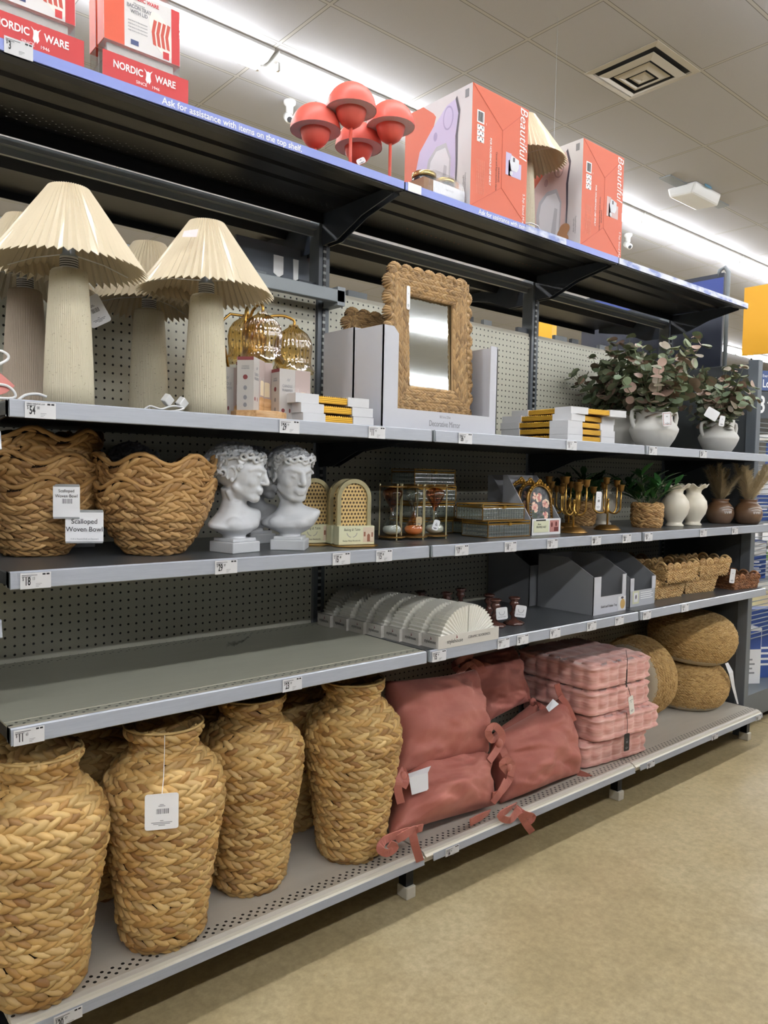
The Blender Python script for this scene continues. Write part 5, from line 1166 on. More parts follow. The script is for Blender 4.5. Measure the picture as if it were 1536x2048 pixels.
card(cl, .03, .018, tuple(local(cl, atY(722, 322, .25))), -.5, True, -.5, code=False)

# mixer cartons
orange = mat('carton_orange', (206, 98, 68), .5); white_gloss = mat('carton_white', (206, 202, 204), .4); crease = mat('carton_crease', (186, 82, 56), .6)
lilac = mat('print_lilac', (196, 186, 218), .5); lilac_d = mat('print_lilac_shade', (160, 150, 190), .5); rose_p = mat('print_rose', (206, 178, 176), .5); rose_d = mat('print_rose_shade', (172, 142, 142), .5); steel_p = mat('print_steel', (176, 176, 184), .4); steel_l = mat('print_steel_light', (214, 214, 220), .4); dark_p = mat('print_dark', (70, 62, 74), .5); cookie = mat('print_cookie', (176, 128, 88), .7)
def mixer_box(label, x, body, body_d, w, d, h, y=.163):
    t = thing('mixer_carton', label, 'carton', (x, y, ZT), 0, 'orange mixer cartons')
    m_ = MB(); m_.box(0, w, 0, d, 0, h); f = m_.F; m_.I = [1 if i == 5 else 0 for i in range(6)]; m_.build('carton', [orange, white_gloss], t, bev=.0015)
    # side print: the stand mixer (y runs towards the back)
    e = -.0004; P_ = lambda pts, a, b, mi: (setattr(m_, 'mi', mi), m_.prism([(p[0]*d, p[1]*h) for p in pts], 'x', a, b))
    m_ = MB(); P_([(.60, .0), (1., 0), (1., 1.), (.72, 1.), (.56, .9), (.52, .86), (.66, .55), (.72, .3)], e, 0, 0)
    sm_ = lambda pts: [tuple(Vector(pts[i]).lerp(Vector(pts[(i+1) % len(pts)]), s)) for i in range(len(pts)) for s in (.0, .12, .88)]
    P_(sm_([(.24, .16), (.21, .42), (.22, .62), (.19, .80), (.24, .93), (.36, .91), (.56, .78), (.76, .62), (.82, .45), (.82, .12), (.74, .06), (.66, .1)]), 2*e, e, 1)
    P_([(.215, .42), (.225, .62), (.19, .80), (.235, .93), (.215, .95), (.165, .82), (.195, .62), (.19, .42), (.20, .16), (.215, .16)], 3*e, 2*e, 5)
    P_(sm_([(.30, .10), (.285, .46), (.36, .60), (.50, .60), (.62, .52), (.66, .40), (.62, .08)]), 3*e, 2*e, 3)
    P_(sm_([(.315, .10), (.305, .45), (.37, .56), (.50, .56), (.585, .49), (.61, .38), (.58, .08)]), 4*e, 3*e, 4)
    P_([(.36, .08), (.34, .40), (.38, .42), (.44, .10)], 5*e, 4*e, 3)
    m_.mi = 2; m_.disc((3.2*e, .335*d, .80*h), (0, -1, 0), (0, 0, 1), .026, .042); m_.mi = 1; m_.disc((3.6*e, .335*d, .80*h), (0, -1, 0), (0, 0, 1), .021, .036); m_.mi = 2; m_.disc((3.2*e, .52*d, .69*h), (0, -1, 0), (0, 0, 1), .010, .016)
    m_.mi = 6
    for a, b in ((.10, .06), (.14, .12), (.07, .16)): m_.disc((4*e-.0002*a, (.20+a*.4)*d, b*h+.012), (0, -1, 0), (0, 0, 1), .026, .022)
    m_.build('mixer_picture', [orange, body, body_d, steel_p, steel_l, dark_p, cookie], t)
    m_ = MB(); m_.box(2*e, 0, d*.05, d*.10, h*.90, h*.965); m_.build('barcode_print', inkgrey, t)
    text('Powerful performance\nLightweight design', .0085, inkgrey, t, (-.0008, d*.085, h*.20), rot=Matrix(((0, 0, -1), (0, -1, 0), (-1, 0, 0))).to_euler(), sx=.9)
    # front
    m_ = MB(); W_, H_ = w, h; cx = .53*w
    for a, b in (((0, H_), (cx, H_*.72)), ((W_, H_), (cx, H_*.72)), ((0, 0), (cx, H_*.24)), ((W_, 0), (cx, H_*.24)), ((cx, H_*.72), (cx, H_*.24))): m_.tube([(a[0], 0, a[1]), (b[0], 0, b[1])], .0011, 4)
    m_.build('flap_crease', crease, t)
    m_ = MB(); m_.box(.085*w, .205*w, e, 0, .70*h, .80*h)
    for i in range(3): m_.box(.09*w, .21*w, e, 0, (.545+i*.048)*h, (.587+i*.048)*h)
    m_.box(.24*w, .243*w, e, 0, .7*h, .72*h); m_.mi = 1
    for i in range(8): m_.box(.10*w+.0032*i*w/.3, .10*w+.0032*i*w/.3+.0016*(1+i % 2), 2*e, e, .71*h, .79*h)
    for i in range(3):
        for q in range(3): a = q*2.094+.5; m_.disc((.15*w+.010*math.cos(a), 2*e, (.566+i*.048)*h+.0065*math.sin(a)), (math.cos(a+1.5), 0, math.sin(a+1.5)), (math.cos(a), 0, math.sin(a)), .0045, .0022, 8)
    m_.build('symbol_print', [white_ink, ink], t)
    text('Beautiful', .058, white_ink, t, (.905*w, -.0006, .775*h), rot=DOWN, sx=.92, shear=.15); text('5.3qt Stand Mixer', .017, white_ink, t, (.945*w, -.0006, .115*h), rot=DOWN)
    text('FOR HOUSEHOLD USE ONLY', .0125, white_ink, t, (.325*w, -.0006, .42*h), rot=DOWN, bold=.0003); text('Cancer and Reproductive Harm', .0105, ink, t, (.435*w, -.0006, .36*h), rot=DOWN); text('WARNING', .011, ink, t, (.475*w, -.0006, .34*h), rot=DOWN)
    for q in range(5): text('important information and safety notice printed on carton', .0062, pale_o, t, ((.10+.030*q)*w, -.0006, .26*h), rot=DOWN, sx=.8)
    m_ = MB(); a, b = .60*w, .90*w; m_.box(a+.05*w, b-.015*w, e, 0, .37*h, .50*h); m_.box(a, a+.10*w, e, 0, .37*h, .56*h); m_.mi = 1; m_.prism([(a+.10*w, .42*h), (a+.20*w, .42*h), (a+.24*w, .46*h), (a+.24*w, .53*h), (a+.10*w, .55*h), (a+.07*w, .49*h)], 'y', 2*e, e); m_.mi = 2; m_.box(a+.13*w, a+.16*w, 3*e, 2*e, .50*h, .535*h)
    m_.mi = 1; m_.disc((a+.10*w, 2*e, .395*h), (1, 0, 0), (0, 0, 1), .008, .008); m_.build('small_mixer_print', [body, steel_l, dark_p], t)
    return t
pale_o = mat('pale_orange_ink', (240, 170, 146), .5)
mixer_box('orange stand mixer carton with lilac mixer, beside the coral lamps', 1.528, lilac, lilac_d, .302, .345, .418)
mixer_box('orange stand mixer carton with rose mixer, right of the pleated lamp', 2.172, rose_p, rose_d, .292, .345, .420)
# jar pack
lid_gold = mat('lid_gold', (196, 176, 120), .25, .9); jar_dark = mat('jar_dark', (44, 46, 50), .15); film = glassy('clear_film', (250, 250, 250), .04, .06, .8, (60, 60, 60), .18)
t = thing('jar_pack', 'film wrapped pack of dark jars with gold lids in front of the orange carton', 'jar pack', (1.315, .185, ZT))
for i, xx in enumerate((.06, .155)):
    j = MB().lathe([(0, .004), (.040, .004), (.042, .012), (.042, .062), (.036, .072)], 28).build('jar', jar_dark, t, True, loc=(xx, .05, 0)); MB().lathe([(.040, .070), (.042, .072), (.042, .084), (.038, .087), (0, .087)], 28).build('lid', lid_gold, j, True)
MB().box(.012, .205, -.002, .102, 0, .052).build('card_sleeve', mat('brown_sleeve', (146, 112, 84), .6), t); MB().box(.055, .206, -.003, -.002, .004, .050).build('label_print', mat('silver_label', (212, 214, 220), .3), t); text('hot cocoa', .010, inkgrey, t, (.13, -.0036, .034), shear=.2)
MB().lathe([(0, .095), (.03, .094), (.075, .085), (.105, .05), (.112, .0)], 4, cap=False).build('wrap_film', film, t, loc=(.107, .05, 0), rot=(0, 0, PI/4))

# red trays
red = mat('tray_red', (196, 44, 46), .5); clear_p = glassy('clear_plastic', (244, 246, 248), .16, .10, .0, edge=.45); sleeve_o = mat('sleeve_orange', (214, 84, 50), .5); sleeve_w = mat('sleeve_white', (228, 224, 222), .5); bacon_m = mat('bacon_print', (190, 74, 58), .6); tray_p = mat('plate_print', (240, 234, 226), .5)
def emblem(m_, c, s, y):
    x, z = c
    m_.prism([(x-s*.30, z+s*.1), (x-s*.34, z+s*.5), (x-s*.62, z+s*.95), (x-s*.2, z+s*.62), (x, z+s*.72), (x+s*.2, z+s*.62), (x+s*.62, z+s*.95), (x+s*.34, z+s*.5), (x+s*.30, z+s*.1), (x+s*.4, z-s*.5), (x+s*.15, z-s*.95), (x, z-s*.7), (x-s*.15, z-s*.95), (x-s*.4, z-s*.5)], 'y', y-.0003, y)
def tray_display(label, x, seed, n, labels):
    t = thing('tray_display', label, 'display tray', (x, .166, ZT), 0, 'red display trays'); w, d, h = .220, .17, .064
    MB().box(0, w, 0, .003, 0, h).build('front_wall', red, t); MB().box(0, .003, .003, d, 0, .040).build('side_wall', clear_p, t); MB().box(w-.003, w, .003, d, 0, .040).build('side_wall', red, t); MB().box(.003, w-.003, .003, d, 0, .003).build('bottom', red, t)
    text('NORDIC', .024, white_ink, t, (.062, -.0006, .038), sx=.80, bold=.0006); text('WARE', .024, white_ink, t, (.158, -.0006, .038), sx=.80, bold=.0006); text('SINCE    1946', .0105, white_ink, t, (.112, -.0006, .014))
    m_ = MB(); emblem(m_, (.113, .036), .018, -.0003); m_.build('emblem_print', white_ink, t)
    for i in range(n):
        b = thing('tray_package', labels[i], 'package', (x+.012, .188+.055*i, ZT+.0035), 0, 'clear packaged bacon trays'); b.rotation_euler = (-.03, 0, 0); w2, d2, h2 = .195, .040, .255
        m_ = MB(); pr = [(.012, 0), (w2-.012, 0), (w2, .04), (w2, h2-.03), (w2-.03, h2), (.03, h2), (0, h2-.03), (0, .04)]
        m_.prism(pr, 'y', 0, d2); m_.build('clear_cover', clear_p, b)
        m_ = MB(); m_.prism([(.02, .01), (w2-.02, .01), (w2-.012, .05), (w2-.012, h2-.05), (.012, h2-.05), (.012, .05)], 'y', .012, .018); m_.build('tray_shell', mat('tray_cream', (214, 210, 200), .5), b)
        m_ = MB(); m_.box(-.001, w2+.001, -.001, d2+.001, .100, .238); m_.I = [1 if k_ == 2 else 0 for k_ in range(6)]; m_.build('sleeve', [sleeve_o, sleeve_w], b)
        MB().box(0, .050, -.0016, -.001, .1005, .2375).build('orange_band', sleeve_o, b); MB().box(w2-.022, w2, -.0016, -.001, .1005, .2375).build('red_band', red, b)
        m_ = MB(); c0 = (.146, .160); m_.prism([(c0[0]+.040*math.cos(a)*.72-.016*math.sin(a), c0[1]+.052*math.sin(a)) for a in np.linspace(0, 2*PI, 20, endpoint=False)], 'y', -.0014, -.001); m_.mi = 1
        for q in range(4): xx = c0[0]-.022+.012*q; m_.prism([(xx, c0[1]-.030), (xx+.008, c0[1]-.032), (xx+.004, c0[1]+.0), (xx+.010, c0[1]+.030), (xx+.002, c0[1]+.032), (xx-.004, c0[1])], 'y', -.0018, -.0014)
        m_.mi = 2; m_.box(.150, .166, -.0018, -.0014, .104, .122); m_.build('bacon_picture', [tray_p, bacon_m, red], b)
        text('BACON TRAY\nWITH LID', .0125, inkgrey, b, (.088, -.0016, .197), sx=.8, bold=.0003); text('NORDIC WARE', .0125, red, b, (.100, -.0016, .226), sx=.9, bold=.0004); text('Microwave', .0065, inkgrey, b, (.088, -.0016, .212))
        for q in range(4): text('crisp bacon in the microwave', .0052, inkgrey, b, (.084, -.0016, .168-.008*q), sx=.8)
        m_ = MB(); m_.box(.066, .086, -.0016, -.001, .110, .122); m_.build('flag_print', mat('flag_blue', (70, 80, 120), .6), b)
    return t
tray_display('red display tray holding clear bacon tray packages, its right end left of the blue words', .256, 1, 2, ['clear bacon tray package in the red tray nearer the blue words', 'clear bacon tray package behind another, in the tray nearer the blue words'])
tray_display('red display tray at the top left corner of the picture', -.008, 2, 2, ['clear bacon tray package in the red tray at the top left corner', 'clear bacon tray package at the back of the top left corner tray'])
# ------------------------------------------------------------------ fan bookends in printed trays
fan_white = mat('fan_ceramic', (226, 224, 214), .45); tray_card = mat('tray_card', (206, 202, 194), .6); shrink = glassy('shrink_film', (250, 250, 250), .02, .08, .5, (34, 34, 34), .10)
def fan_mesh():
    m_ = MB(); n = 15; R = .122; D = .064; vs = []; seg = 2*n
    for y in (0, D):
        for i in range(seg+1):
            a = PI/2*i/seg; r = R*(1 if i % 2 == 0 else .945); vs.append((-r*math.cos(a), y+(.0035 if i % 2 else 0)*(1 if y == 0 else -1), r*math.sin(a)))
    c0 = len(vs); vs += [(0, .0035, 0), (0, D-.0035, 0)]; s = seg+1
    fs = [(c0, i, i+1) for i in range(seg)]+[(c0+1, s+i+1, s+i) for i in range(seg)]+[(i, s+i, s+i+1, i+1) for i in range(seg)]+[(0, c0, c0+1, s), (seg, 2*s-1, c0+1, c0)]
    return m_.add(vs, fs)
fm = fan_mesh(); me_l = None
for i in range(7):
    x = 1.262-.0125*i; y = -.003+.0795*i; w, d, h = .288, .0775, .042; e = .002
    t = thing('display_tray', f'pale tray of fan bookends, {ORD[i]} counting from the shelf edge', 'display tray', (x, y, ZA), 0, 'pale bookend trays')
    MB().box(0, w, 0, e, 0, h).build('front_wall', tray_card, t); MB().box(0, w, d-e, d, 0, h).build('back_wall', tray_card, t); MB().box(0, e, e, d-e, 0, h).build('side_wall', tray_card, t); MB().box(w-e, w, e, d-e, 0, h).build('side_wall', tray_card, t); MB().box(e, w-e, e, d-e, 0, .002).build('bottom', tray_card, t)
    text('stylehouse', .0155, ink, t, (-.0006, d*.5, .020), rot=LEFT, sx=.82); m_ = MB(); m_.prism([(d*.5-.002, .026), (d*.5-.007, .028), (d*.5-.003, .037)], 'x', -.0006, -.0002); m_.build('bird_mark', maroon, t)
    if i == 0:
        text('stylehouse', .019, ink, t, (.075, -.0006, .020), sx=.9); text('CERAMIC BOOKENDS', .0125, ink, t, (.19, -.0006, .024), sx=.82, sp=1.1); m_ = MB(); m_.prism([(.081, .027), (.087, .029), (.082, .039)], 'y', -.0006, -.0002); m_.build('bird_mark', maroon, t)
    wdn = ORD[i]
    for sg, nm in ((1, 'left'), (-1, 'right')):
        if me_l is None: o = fm.build('fan_bookend', fan_white); me_l = o.data
        elif sg == 1: o = link('fan_bookend', me_l)
        else:
            if i == 0: o = MB().add([(-v[0], v[1], v[2]) for v in fm.V], [tuple(reversed(f)) for f in fm.F]).build('fan_bookend', fan_white); me_r = o.data
            else: o = link('fan_bookend', me_r)
        o.location = (x+.144-sg*.0022, y+.0065, ZA+.0022); o.scale = (1.1, 1., 1.06)
        tag(o, f'white fan bookend, {nm} half, in the {wdn} tray from the shelf edge', 'bookend', 'white fan bookends')
# the shrink film over the front trays
t = MB()
def arc(yy, x): return [(x+.144-.146*math.cos(a), yy, ZA+.004+.140*math.sin(a)+.002*math.sin(9*a+yy*40)) for a in np.linspace(.05, PI*.5, 16)]
A_ = [arc(y, 1.262-.157*y) for y in np.linspace(.01, .56, 30)]; vs = [p for r in A_ for p in r]
t.add(vs, [(i*16+j, i*16+j+1, (i+1)*16+j+1, (i+1)*16+j) for i in range(29) for j in range(15)]); tag(t.build('shrink_film', shrink, None, True), 'clear shrink film stretched over the row of fan bookends', 'plastic film')
# brown glass candle holders
holder_glass = mat('smoky_brown_glass', (84, 52, 44), .12, Coat_Weight=.5)
def holder(label, x, y, tg=None):
    t = thing('candle_holder', label, 'candle holder', (x, y, ZA), 0, 'brown glass candle holders')
    def fn(r, z, th, i): return r*(1+.05*math.cos(8*th)), z
    MB().lathe([(0, 0), (.037, 0), (.039, .006), (.030, .012), (.012, .018), (.010, .030), (.018, .040), (.010, .050), (.009, .065), (.019, .076), (.016, .084), (.012, .088), (.020, .094), (.022, .100), (.018, .103), (.012, .098)], 32, fn).build('glass_body', holder_glass, t, True)
    if tg: c = card(t, .045, .045, (.004, -.028, .052), -.45, False, tg, code=False); text('glass taper holder', .0042, inkgrey, c, (0, -.001, -.012)); m_ = MB(); m_.tube([(.011*math.cos(a), -.0008, .006+.011*math.sin(a)) for a in np.linspace(PI*.95, PI*2.05, 12)], .0007, 4); m_.build('ring_print', inkgrey, c)
    return t
holder('brown glass candle holder with a white tag turned to the aisle, nearest the grey carton', 1.795, .135, .14)
holder('brown glass candle holder with a tag, right behind the front fan bookend', 1.700, .145, -.1)
holder('brown glass candle holder behind the two tagged ones', 1.765, .235)
holder('brown glass candle holder at the back behind the fan bookends, right', 1.66, .36); holder('brown glass candle holder at the back behind the fan bookends, left', 1.60, .44); holder('brown glass candle holder at the back, nearest the grey carton', 1.78, .40)

# ------------------------------------------------------------------ grey display cartons
grey_dark = mat('grey_carton_dark', (140, 142, 146), .6); print_gold = mat('print_gold', (196, 160, 96), .5)
c1 = carton('large grey carton printed Gold Leaf Trinket Tray with a gold figure inside', 2.192, .058, ZA+.0005, 0, .238, .28, .225, .155, .0, .13, grey_dark, white_box, notch=(.052, .030, .072))
text('Gold Leaf Trinket Tray', .0135, ink, c1, (.112, -.0006, .030), sx=.92); m_ = MB(); m_.box(.180, .236, -.0005, -.0001, .004, .062); m_.mi = 1; m_.disc((.212, -.0008, .030), (1, 0, 0), (0, 0, 1), .018, .021); m_.mi = 2; m_.disc((.208, -.0008, .056), (1, 0, 0), (0, 0, 1), .010, .005); m_.build('tray_picture', [pale_print, print_gold, dark_p], c1)
t = thing('gold_figure', 'small gold figure peeking out of the trinket tray carton', 'figure', (2.222, .20, ZA+.004)); m_ = MB()
for c, r in (((0, 0, .09), (.022, .030, .085)), ((.0, -.020, .165), (.020, .024, .022)), ((.004, -.04, .158), (.012, .016, .010)), ((.006, .026, .155), (.012, .022, .012)), ((-.006, -.01, .185), (.010, .014, .010))): m_.sphere(c, r, 16, 10)
m_.build('figure_body', gold, t, True)
c2 = carton('grey carton behind the glass candle holders, left of the trinket tray carton', 2.150, .350, ZA+.0005, 0, .238, .235, .245, .175, .0, .13, grey_dark, grey_dark)
c3 = carton('narrow grey carton with a small framed insect picture, right of the trinket tray carton', 2.498, .082, ZA+.0005, 0, .205, .26, .215, .125, .0, .14, grey_dark, grey_card, notch=(.030, .030, .070))
m_ = MB(); m_.box(.022, .072, -.0005, -.0001, .012, .068); m_.mi = 1; m_.box(.031, .063, -.0008, -.0005, .020, .060); m_.mi = 2; m_.disc((.047, -.001, .042), (1, 0, 0), (0, 0, 1), .005, .010); m_.mi = 3
for q in range(4): m_.box(.085, .185-.012*(q % 2), -.0005, -.0001, .030+.009*q, .033+.009*q)
m_.build('front_print', [sleeve, pale_print, dark_p, white_ink], c3)
for nm, x0 in (('flap', .0), ('flap', .175)): MB().box(x0, x0+.03, -.0008, -.0002, .07, .125).build(nm, white_box, c3)

# ------------------------------------------------------------------ scalloped tray baskets
def tray_basket_mesh(nm, w, d, h, m, seed):
    per = 2*(w+d)
    def sf(th, s):
        q = (th/(2*PI)) % 1*per; x = np.where(q < w, q-w/2, np.where(q < w+d, w/2, np.where(q < 2*w+d, w/2-(q-w-d), -w/2))); y = np.where(q < w, -d/2, np.where(q < w+d, -d/2+(q-w), np.where(q < 2*w+d, d/2, d/2-(q-2*w-d))))
        f_ = 1+.10*(s/h-.5); return np.stack([x*f_, y*f_, s+0*th], -1)
    V, F = braid_rows(sf, lambda s: per/2/PI, list(np.arange(.008, h, .0155)), .0155, .020, seed, ang=.40, Tf=.36); return quads(nm, V, F, m), sf
def tray_basket(label, x, y, z, rz, w=.25, d=.18, h=.070, m=straw_tray, cache={}):
    t = thing('scalloped_basket', label, 'basket', (x, y, z), rz, 'scalloped tray baskets'); key = (w, d, h, m.name)
    if key not in cache:
        me, sf = tray_basket_mesh('woven_side', w, d, h, m, 3); b = MB().box(-w/2*.96, w/2*.96, -d/2*.96, d/2*.96, 0, .006).build('woven_base', straw_shade, t); e = MB(); per = 2*(w+d)
        W_ = MB()
        for bx in ((-w/2, w/2, -d/2+.002, -d/2+.007), (-w/2, w/2, d/2-.007, d/2-.002), (-w/2+.002, -w/2+.007, -d/2, d/2), (w/2-.007, w/2-.002, -d/2, d/2)): W_.box(*bx, .004, h*.9)
        wl = W_.build('liner', straw_shade, t)
        for n, (ax, ay, bx, by) in ((5, (-w/2, -d/2, w/2, -d/2)), (3, (w/2, -d/2, w/2, d/2)), (5, (w/2, d/2, -w/2, d/2)), (3, (-w/2, d/2, -w/2, -d/2))):
            ln = math.hypot(bx-ax, by-ay); dx, dy = (bx-ax)/ln, (by-ay)/ln; R = ln/n/2
            for i in range(n):
                cx, cy = (ax+dx*R*(2*i+1))*1.05, (ay+dy*R*(2*i+1))*1.05
                e.tube([(cx-dx*R*.93*math.cos(a), cy-dy*R*.93*math.cos(a), h-.006+R*.95*math.sin(a)) for a in np.linspace(-.15, PI+.15, 12)], .0068, 6)
                e.tube([(cx-dx*R*.45*math.cos(a), cy-dy*R*.45*math.cos(a), h-.006+R*.42*math.sin(a)) for a in np.linspace(-.15, PI+.15, 9)], .0066, 6)
        sc_ = e.build('scalloped_rim', m, t, True); cache[key] = (me, b.data, sc_.data, wl.data); link('woven_side', me, t)
    else:
        a, b, c, l_ = cache[key]; link('woven_side', a, t); link('woven_base', b, t); link('scalloped_rim', c, t); link('liner', l_, t)
    return t
tray_basket('scalloped tray basket on the shelf under the stack nearest the grey cartons', 2.90, .215, ZA+.0005, -.05)
tray_basket('scalloped tray basket on top of the stack nearest the grey cartons', 2.945, .175, ZA+.080, -.05)
tray_basket('scalloped tray basket on the shelf in the middle stack', 3.21, .215, ZA+.0005, -.12)
tb = tray_basket('scalloped tray basket with a hanging white tag, on top of the middle stack', 3.30, .19, ZA+.080, -.12)
tray_basket('reddish brown scalloped tray basket alone at the right end', 3.545, .135, ZA+.0005, -.12, .22, .17, .060, straw_brown)
tray_basket('scalloped tray basket at the back, lower, behind the stack nearest the grey cartons', 2.93, .44, ZA+.0005, .03); tray_basket('scalloped tray basket at the back, upper, behind the stack nearest the grey cartons', 2.94, .435, ZA+.080, .03); tray_basket('scalloped tray basket at the back behind the middle stack', 3.25, .45, ZA+.0005, .0)
bpy.context.view_layer.update(); card(tb, .034, .072, tuple(local(tb, atY(1465, 1152, .05))), -.2, True, .12, code=False)
# scrap of film on the empty shelf
r_ = random.Random(3); m_ = MB(); q = [atY(452, 1282, .40), atY(500, 1278, .42)]
m_.grid(lambda u, v: tuple(Vector(atZ(452+45*u+(v*6), 1300-22*u*u-10*v*(1-.8*u), ZA+.002))+Vector((0, 0, .012*abs(math.sin(7*u+9*v))*(1-.5*u)+.008*r_.random()))), 14, 8)
tag(m_.build('film_scrap', film, None, True), 'crumpled scrap of clear film on the empty grey shelf', 'plastic scrap')

# ------------------------------------------------------------------ beyond the shelves: end display and signs
navy = mat('sign_navy', (34, 40, 56), .5); sign_blue = mat('sign_blue', (52, 72, 148), .5); yellow = mat('sign_yellow', (240, 176, 40), .55); wm_blue = mat('header_blue', (58, 78, 128), .5); spark = mat('spark_yellow', (250, 190, 50), .5); price_black = mat('price_board', (58, 62, 68), .5)
t = thing('header_sign', 'large dark navy sign panel on a grey pole, right of the top shelf', 'sign', (3.80, 0, 0))
MB().box(0, .02, .365, 1.30, 2.02, 2.54).build('sign_panel', navy, t); MB().box(-.002, 0, .365, 1.30, 2.42, 2.515).build('blue_strip', sign_blue, t)
MB().tube([(.01, .40, 2.52), (.01, .395, 2.56), (.01, .365, 2.57), (.01, .345, 2.54), (.01, .345, 2.50), (.01, .345, 1.98)], .012, 8).build('pole', steel_mid, t, True)
MB().box(.0, .02, .345, 1.30, 1.985, 2.018).build('lower_rail', steel_mid, t)
t = thing('aisle_flag', 'yellow folded flag sign hanging at the right edge of the picture', 'sign', (4.5, .33, 2.16)); m_ = MB()
m_.prism([(0, .24), (.0, .0), (.10, -.06), (.12, -.06), (.02, .0), (.02, .24)], 'z', 0.02, .45); m_.build('flag_panel', yellow, t); MB().tube([(.03, .1, .45), (.03, .1, 2.2)], .004, 6).build('hanger', steel_mid, t)
t = thing('aisle_flag', 'yellow flag sign seen through the gap behind the gold frames', 'sign', (3.62, 1.5, 2.20)); m_ = MB(); m_.prism([(0, .0), (.09, -.03), (.18, .0), (.18, .02), (.09, -.01), (0, .02)], 'z', 0, .24); m_.build('flag_panel', yellow, t); MB().tube([(.09, 0, .24), (.09, 0, 2.18)], .001, 5).build('hanger', steel_mid, t)
t = thing('end_display', 'grey end display with wire side grids right of the end panel', 'display', (3.80, .0, 0))
MB().box(.0, .9, .16, .75, .15, .185).build('base_deck', steel_grey, t); MB().box(.0, .9, .15, .16, .05, .185).build('deck_front', steel_grey, t); MB().box(.02, .88, .25, .70, 0, .15).build('plinth', steel_black, t)
for y, nm in ((.16, 'front'), (.50, 'rear')):
    for z0, z1 in ((.50, .80), (.86, 1.14), (1.18, 1.72)):
        m_ = MB(); z = z0
        while z <= z1: m_.tube([(.0, y, z), (.62, y, z)], .003, 5); z += .026
        for x in (.0, .31, .62): m_.tube([(x, y+.003, z0), (x, y+.003, z1)], .0035, 5)
        m_.build('wire_grid', steel_grey, t)
MB().box(-.02, .0, .16, .52, .0, 1.75).build('side_post', steel_grey, t)
MB().box(.0, .62, .16, .52, 1.142, 1.15).build('wire_shelf', steel_mid, t); MB().box(.0, .62, .16, .52, .806, .815).build('wire_shelf', steel_mid, t)
t = thing('price_sign', 'blue and dark price sign reading Low Price above the wire grids', 'sign', (3.87, .225, 1.73)); ry = -.45
MB().box(0, .42, 0, .012, .155, .265).build('header_panel', wm_blue, t); MB().box(0, .42, 0, .012, 0, .150).build('price_panel', price_black, t); t.rotation_euler = (0, 0, ry)
m_ = MB(); c = (.045, .205)
for i in range(6): a = PI/2+i*PI/3; m_.disc((c[0]+.020*math.cos(a), -.0006, c[1]+.020*math.sin(a)), (math.cos(a), 0, math.sin(a)), (-math.sin(a), 0, math.cos(a)), .0115, .0040, 12)
m_.build('spark_mark', spark, t); text('Low Price', .062, white_ink, t, (.08, -.0006, .192), align='LEFT', sx=.8, bold=.001); text('Everyday', .024, white_ink, t, (.08, -.0006, .236), align='LEFT', sx=.8)
text('$', .06, white_ink, t, (.02, -.0006, .095), align='LEFT', bold=.001); text('3', .135, white_ink, t, (.055, -.0006, .072), align='LEFT', sx=.8, bold=.002); text('47', .085, white_ink, t, (.118, -.0006, .092), align='LEFT', sx=.9, bold=.001)
MB().tube([(.01, .01, .0), (.01, .01, .33)], .005, 6).build('holder_rod', ink, t)
blue_box = mat('box_blue', (48, 74, 138), .5); white_b = mat('box_white', (226, 226, 228), .5); green_b = mat('box_green', (120, 160, 90), .6); red_b = mat('box_red', (180, 70, 60), .6)
def plain_box(label, x, y, z, w, d, h, m, rz=0., band=None):
    t = thing('product_box', label, 'box', (x, y, z), rz, 'boxes on the end display'); MB().box(0, w, 0, d, 0, h).build('carton', m, t)
    if band: MB().box(.004, w-.004, -.001, 0, h*.62, h*.95).build('print_band', band, t)
    m_ = MB()
    for q in range(4): m_.box(w*.15, w*(.75-.1*(q % 2)), -.0012, -.0002, h*(.18+.08*q), h*(.21+.08*q))
    m_.build('print_lines', inkgrey if m is white_b else white_b, t); return t
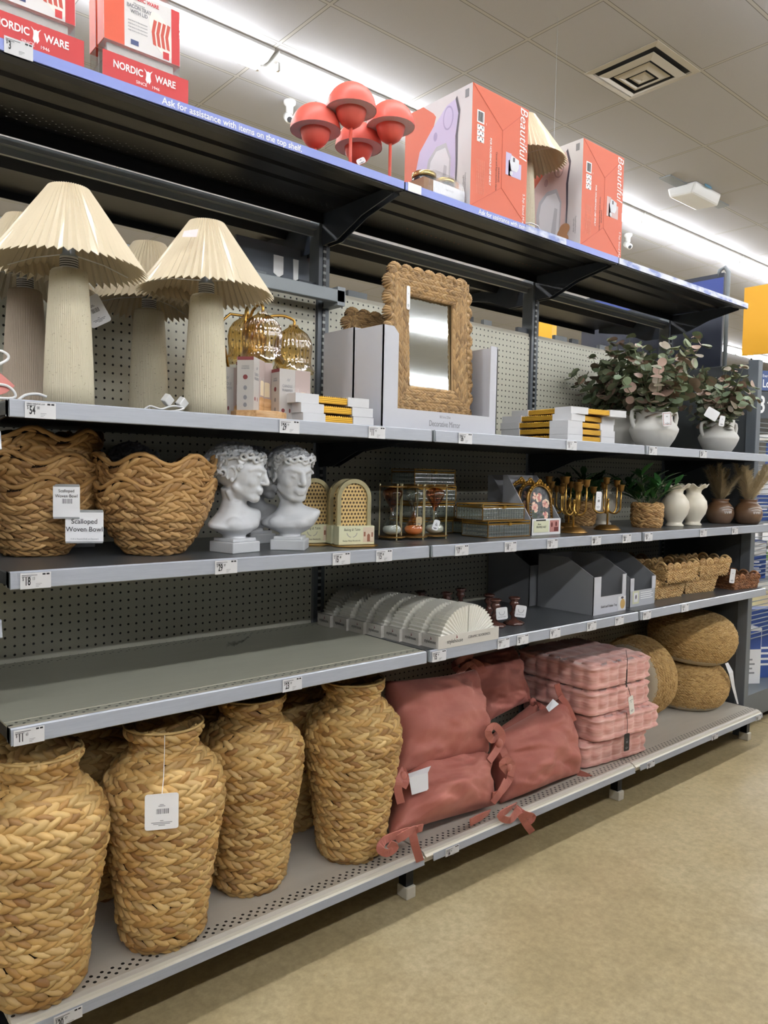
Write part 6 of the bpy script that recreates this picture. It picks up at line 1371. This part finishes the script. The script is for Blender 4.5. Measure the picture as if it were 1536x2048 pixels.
plain_box('white box standing on the low deck behind the end panel', 4.02, .30, .186, .16, .10, .33, white_b, -.5, blue_box); plain_box('blue box standing on the low deck at the right edge', 4.22, .32, .186, .25, .10, .42, blue_box, -.5)
plain_box('blue box on the upper wire shelf of the end display', 4.05, .26, 1.151, .16, .10, .24, blue_box, -.4, white_b); plain_box('white box on the upper wire shelf of the end display', 4.25, .28, 1.151, .18, .10, .17, white_b, -.4, red_b)
plain_box('blue box on the lower wire shelf of the end display', 4.00, .26, .816, .14, .10, .22, blue_box, -.4, white_b); plain_box('white box on the lower wire shelf of the end display', 4.18, .27, .816, .18, .10, .15, white_b, -.4, green_b)
# far shelving across the cross aisle
far_m = mat('far_shelf', (186, 186, 184), .6)
t = thing('far_shelving', 'pale shelving far across the cross aisle at the right', 'shelving', (9.5, -1.4, 0)); MB().box(0, .5, 0, 5.0, 0, .15).build('base_deck', far_m, t); MB().box(.45, .5, 0, 5.0, .15, 2.0).build('back_panel', far_m, t)
for z in (.6, 1.05, 1.5, 1.9): MB().box(0, .45, 0, 5.0, z, z+.03).build('shelf_board', far_m, t)
r_ = random.Random(2)
for zi, z in enumerate((.15, .63, 1.08, 1.53)):
    yy = .1
    for j in range(12):
        w = r_.uniform(.2, .36); h = r_.uniform(.22, .36); m = r_.choice((blue_box, white_b, white_b, blue_box, green_b, red_b))
        o = MB().box(0, .3, 0, w, 0, h).build('product_box', m, None, loc=(9.56, -1.4+yy, z+.001))
        tag(o, f'{ {blue_box: "blue", white_b: "white", green_b: "green", red_b: "red"}[m]} box on the {["lowest", "second", "third", "top"][zi]} board of the far shelving, {(ORD+["eleventh", "twelfth"])[j]} from the right', 'box', 'boxes on the far shelving'); yy += w+.06
sc.view_settings.view_transform = 'Standard'; sc.view_settings.look = 'None'; sc.view_settings.gamma = 1; sc.view_settings.exposure = EXPO
sc.view_settings.use_curve_mapping = False
sc.cycles.use_denoising = True; sc.cycles.max_bounces = 8; sc.cycles.diffuse_bounces = 5; sc.cycles.transparent_max_bounces = 24; sc.cycles.sample_clamp_indirect = 6
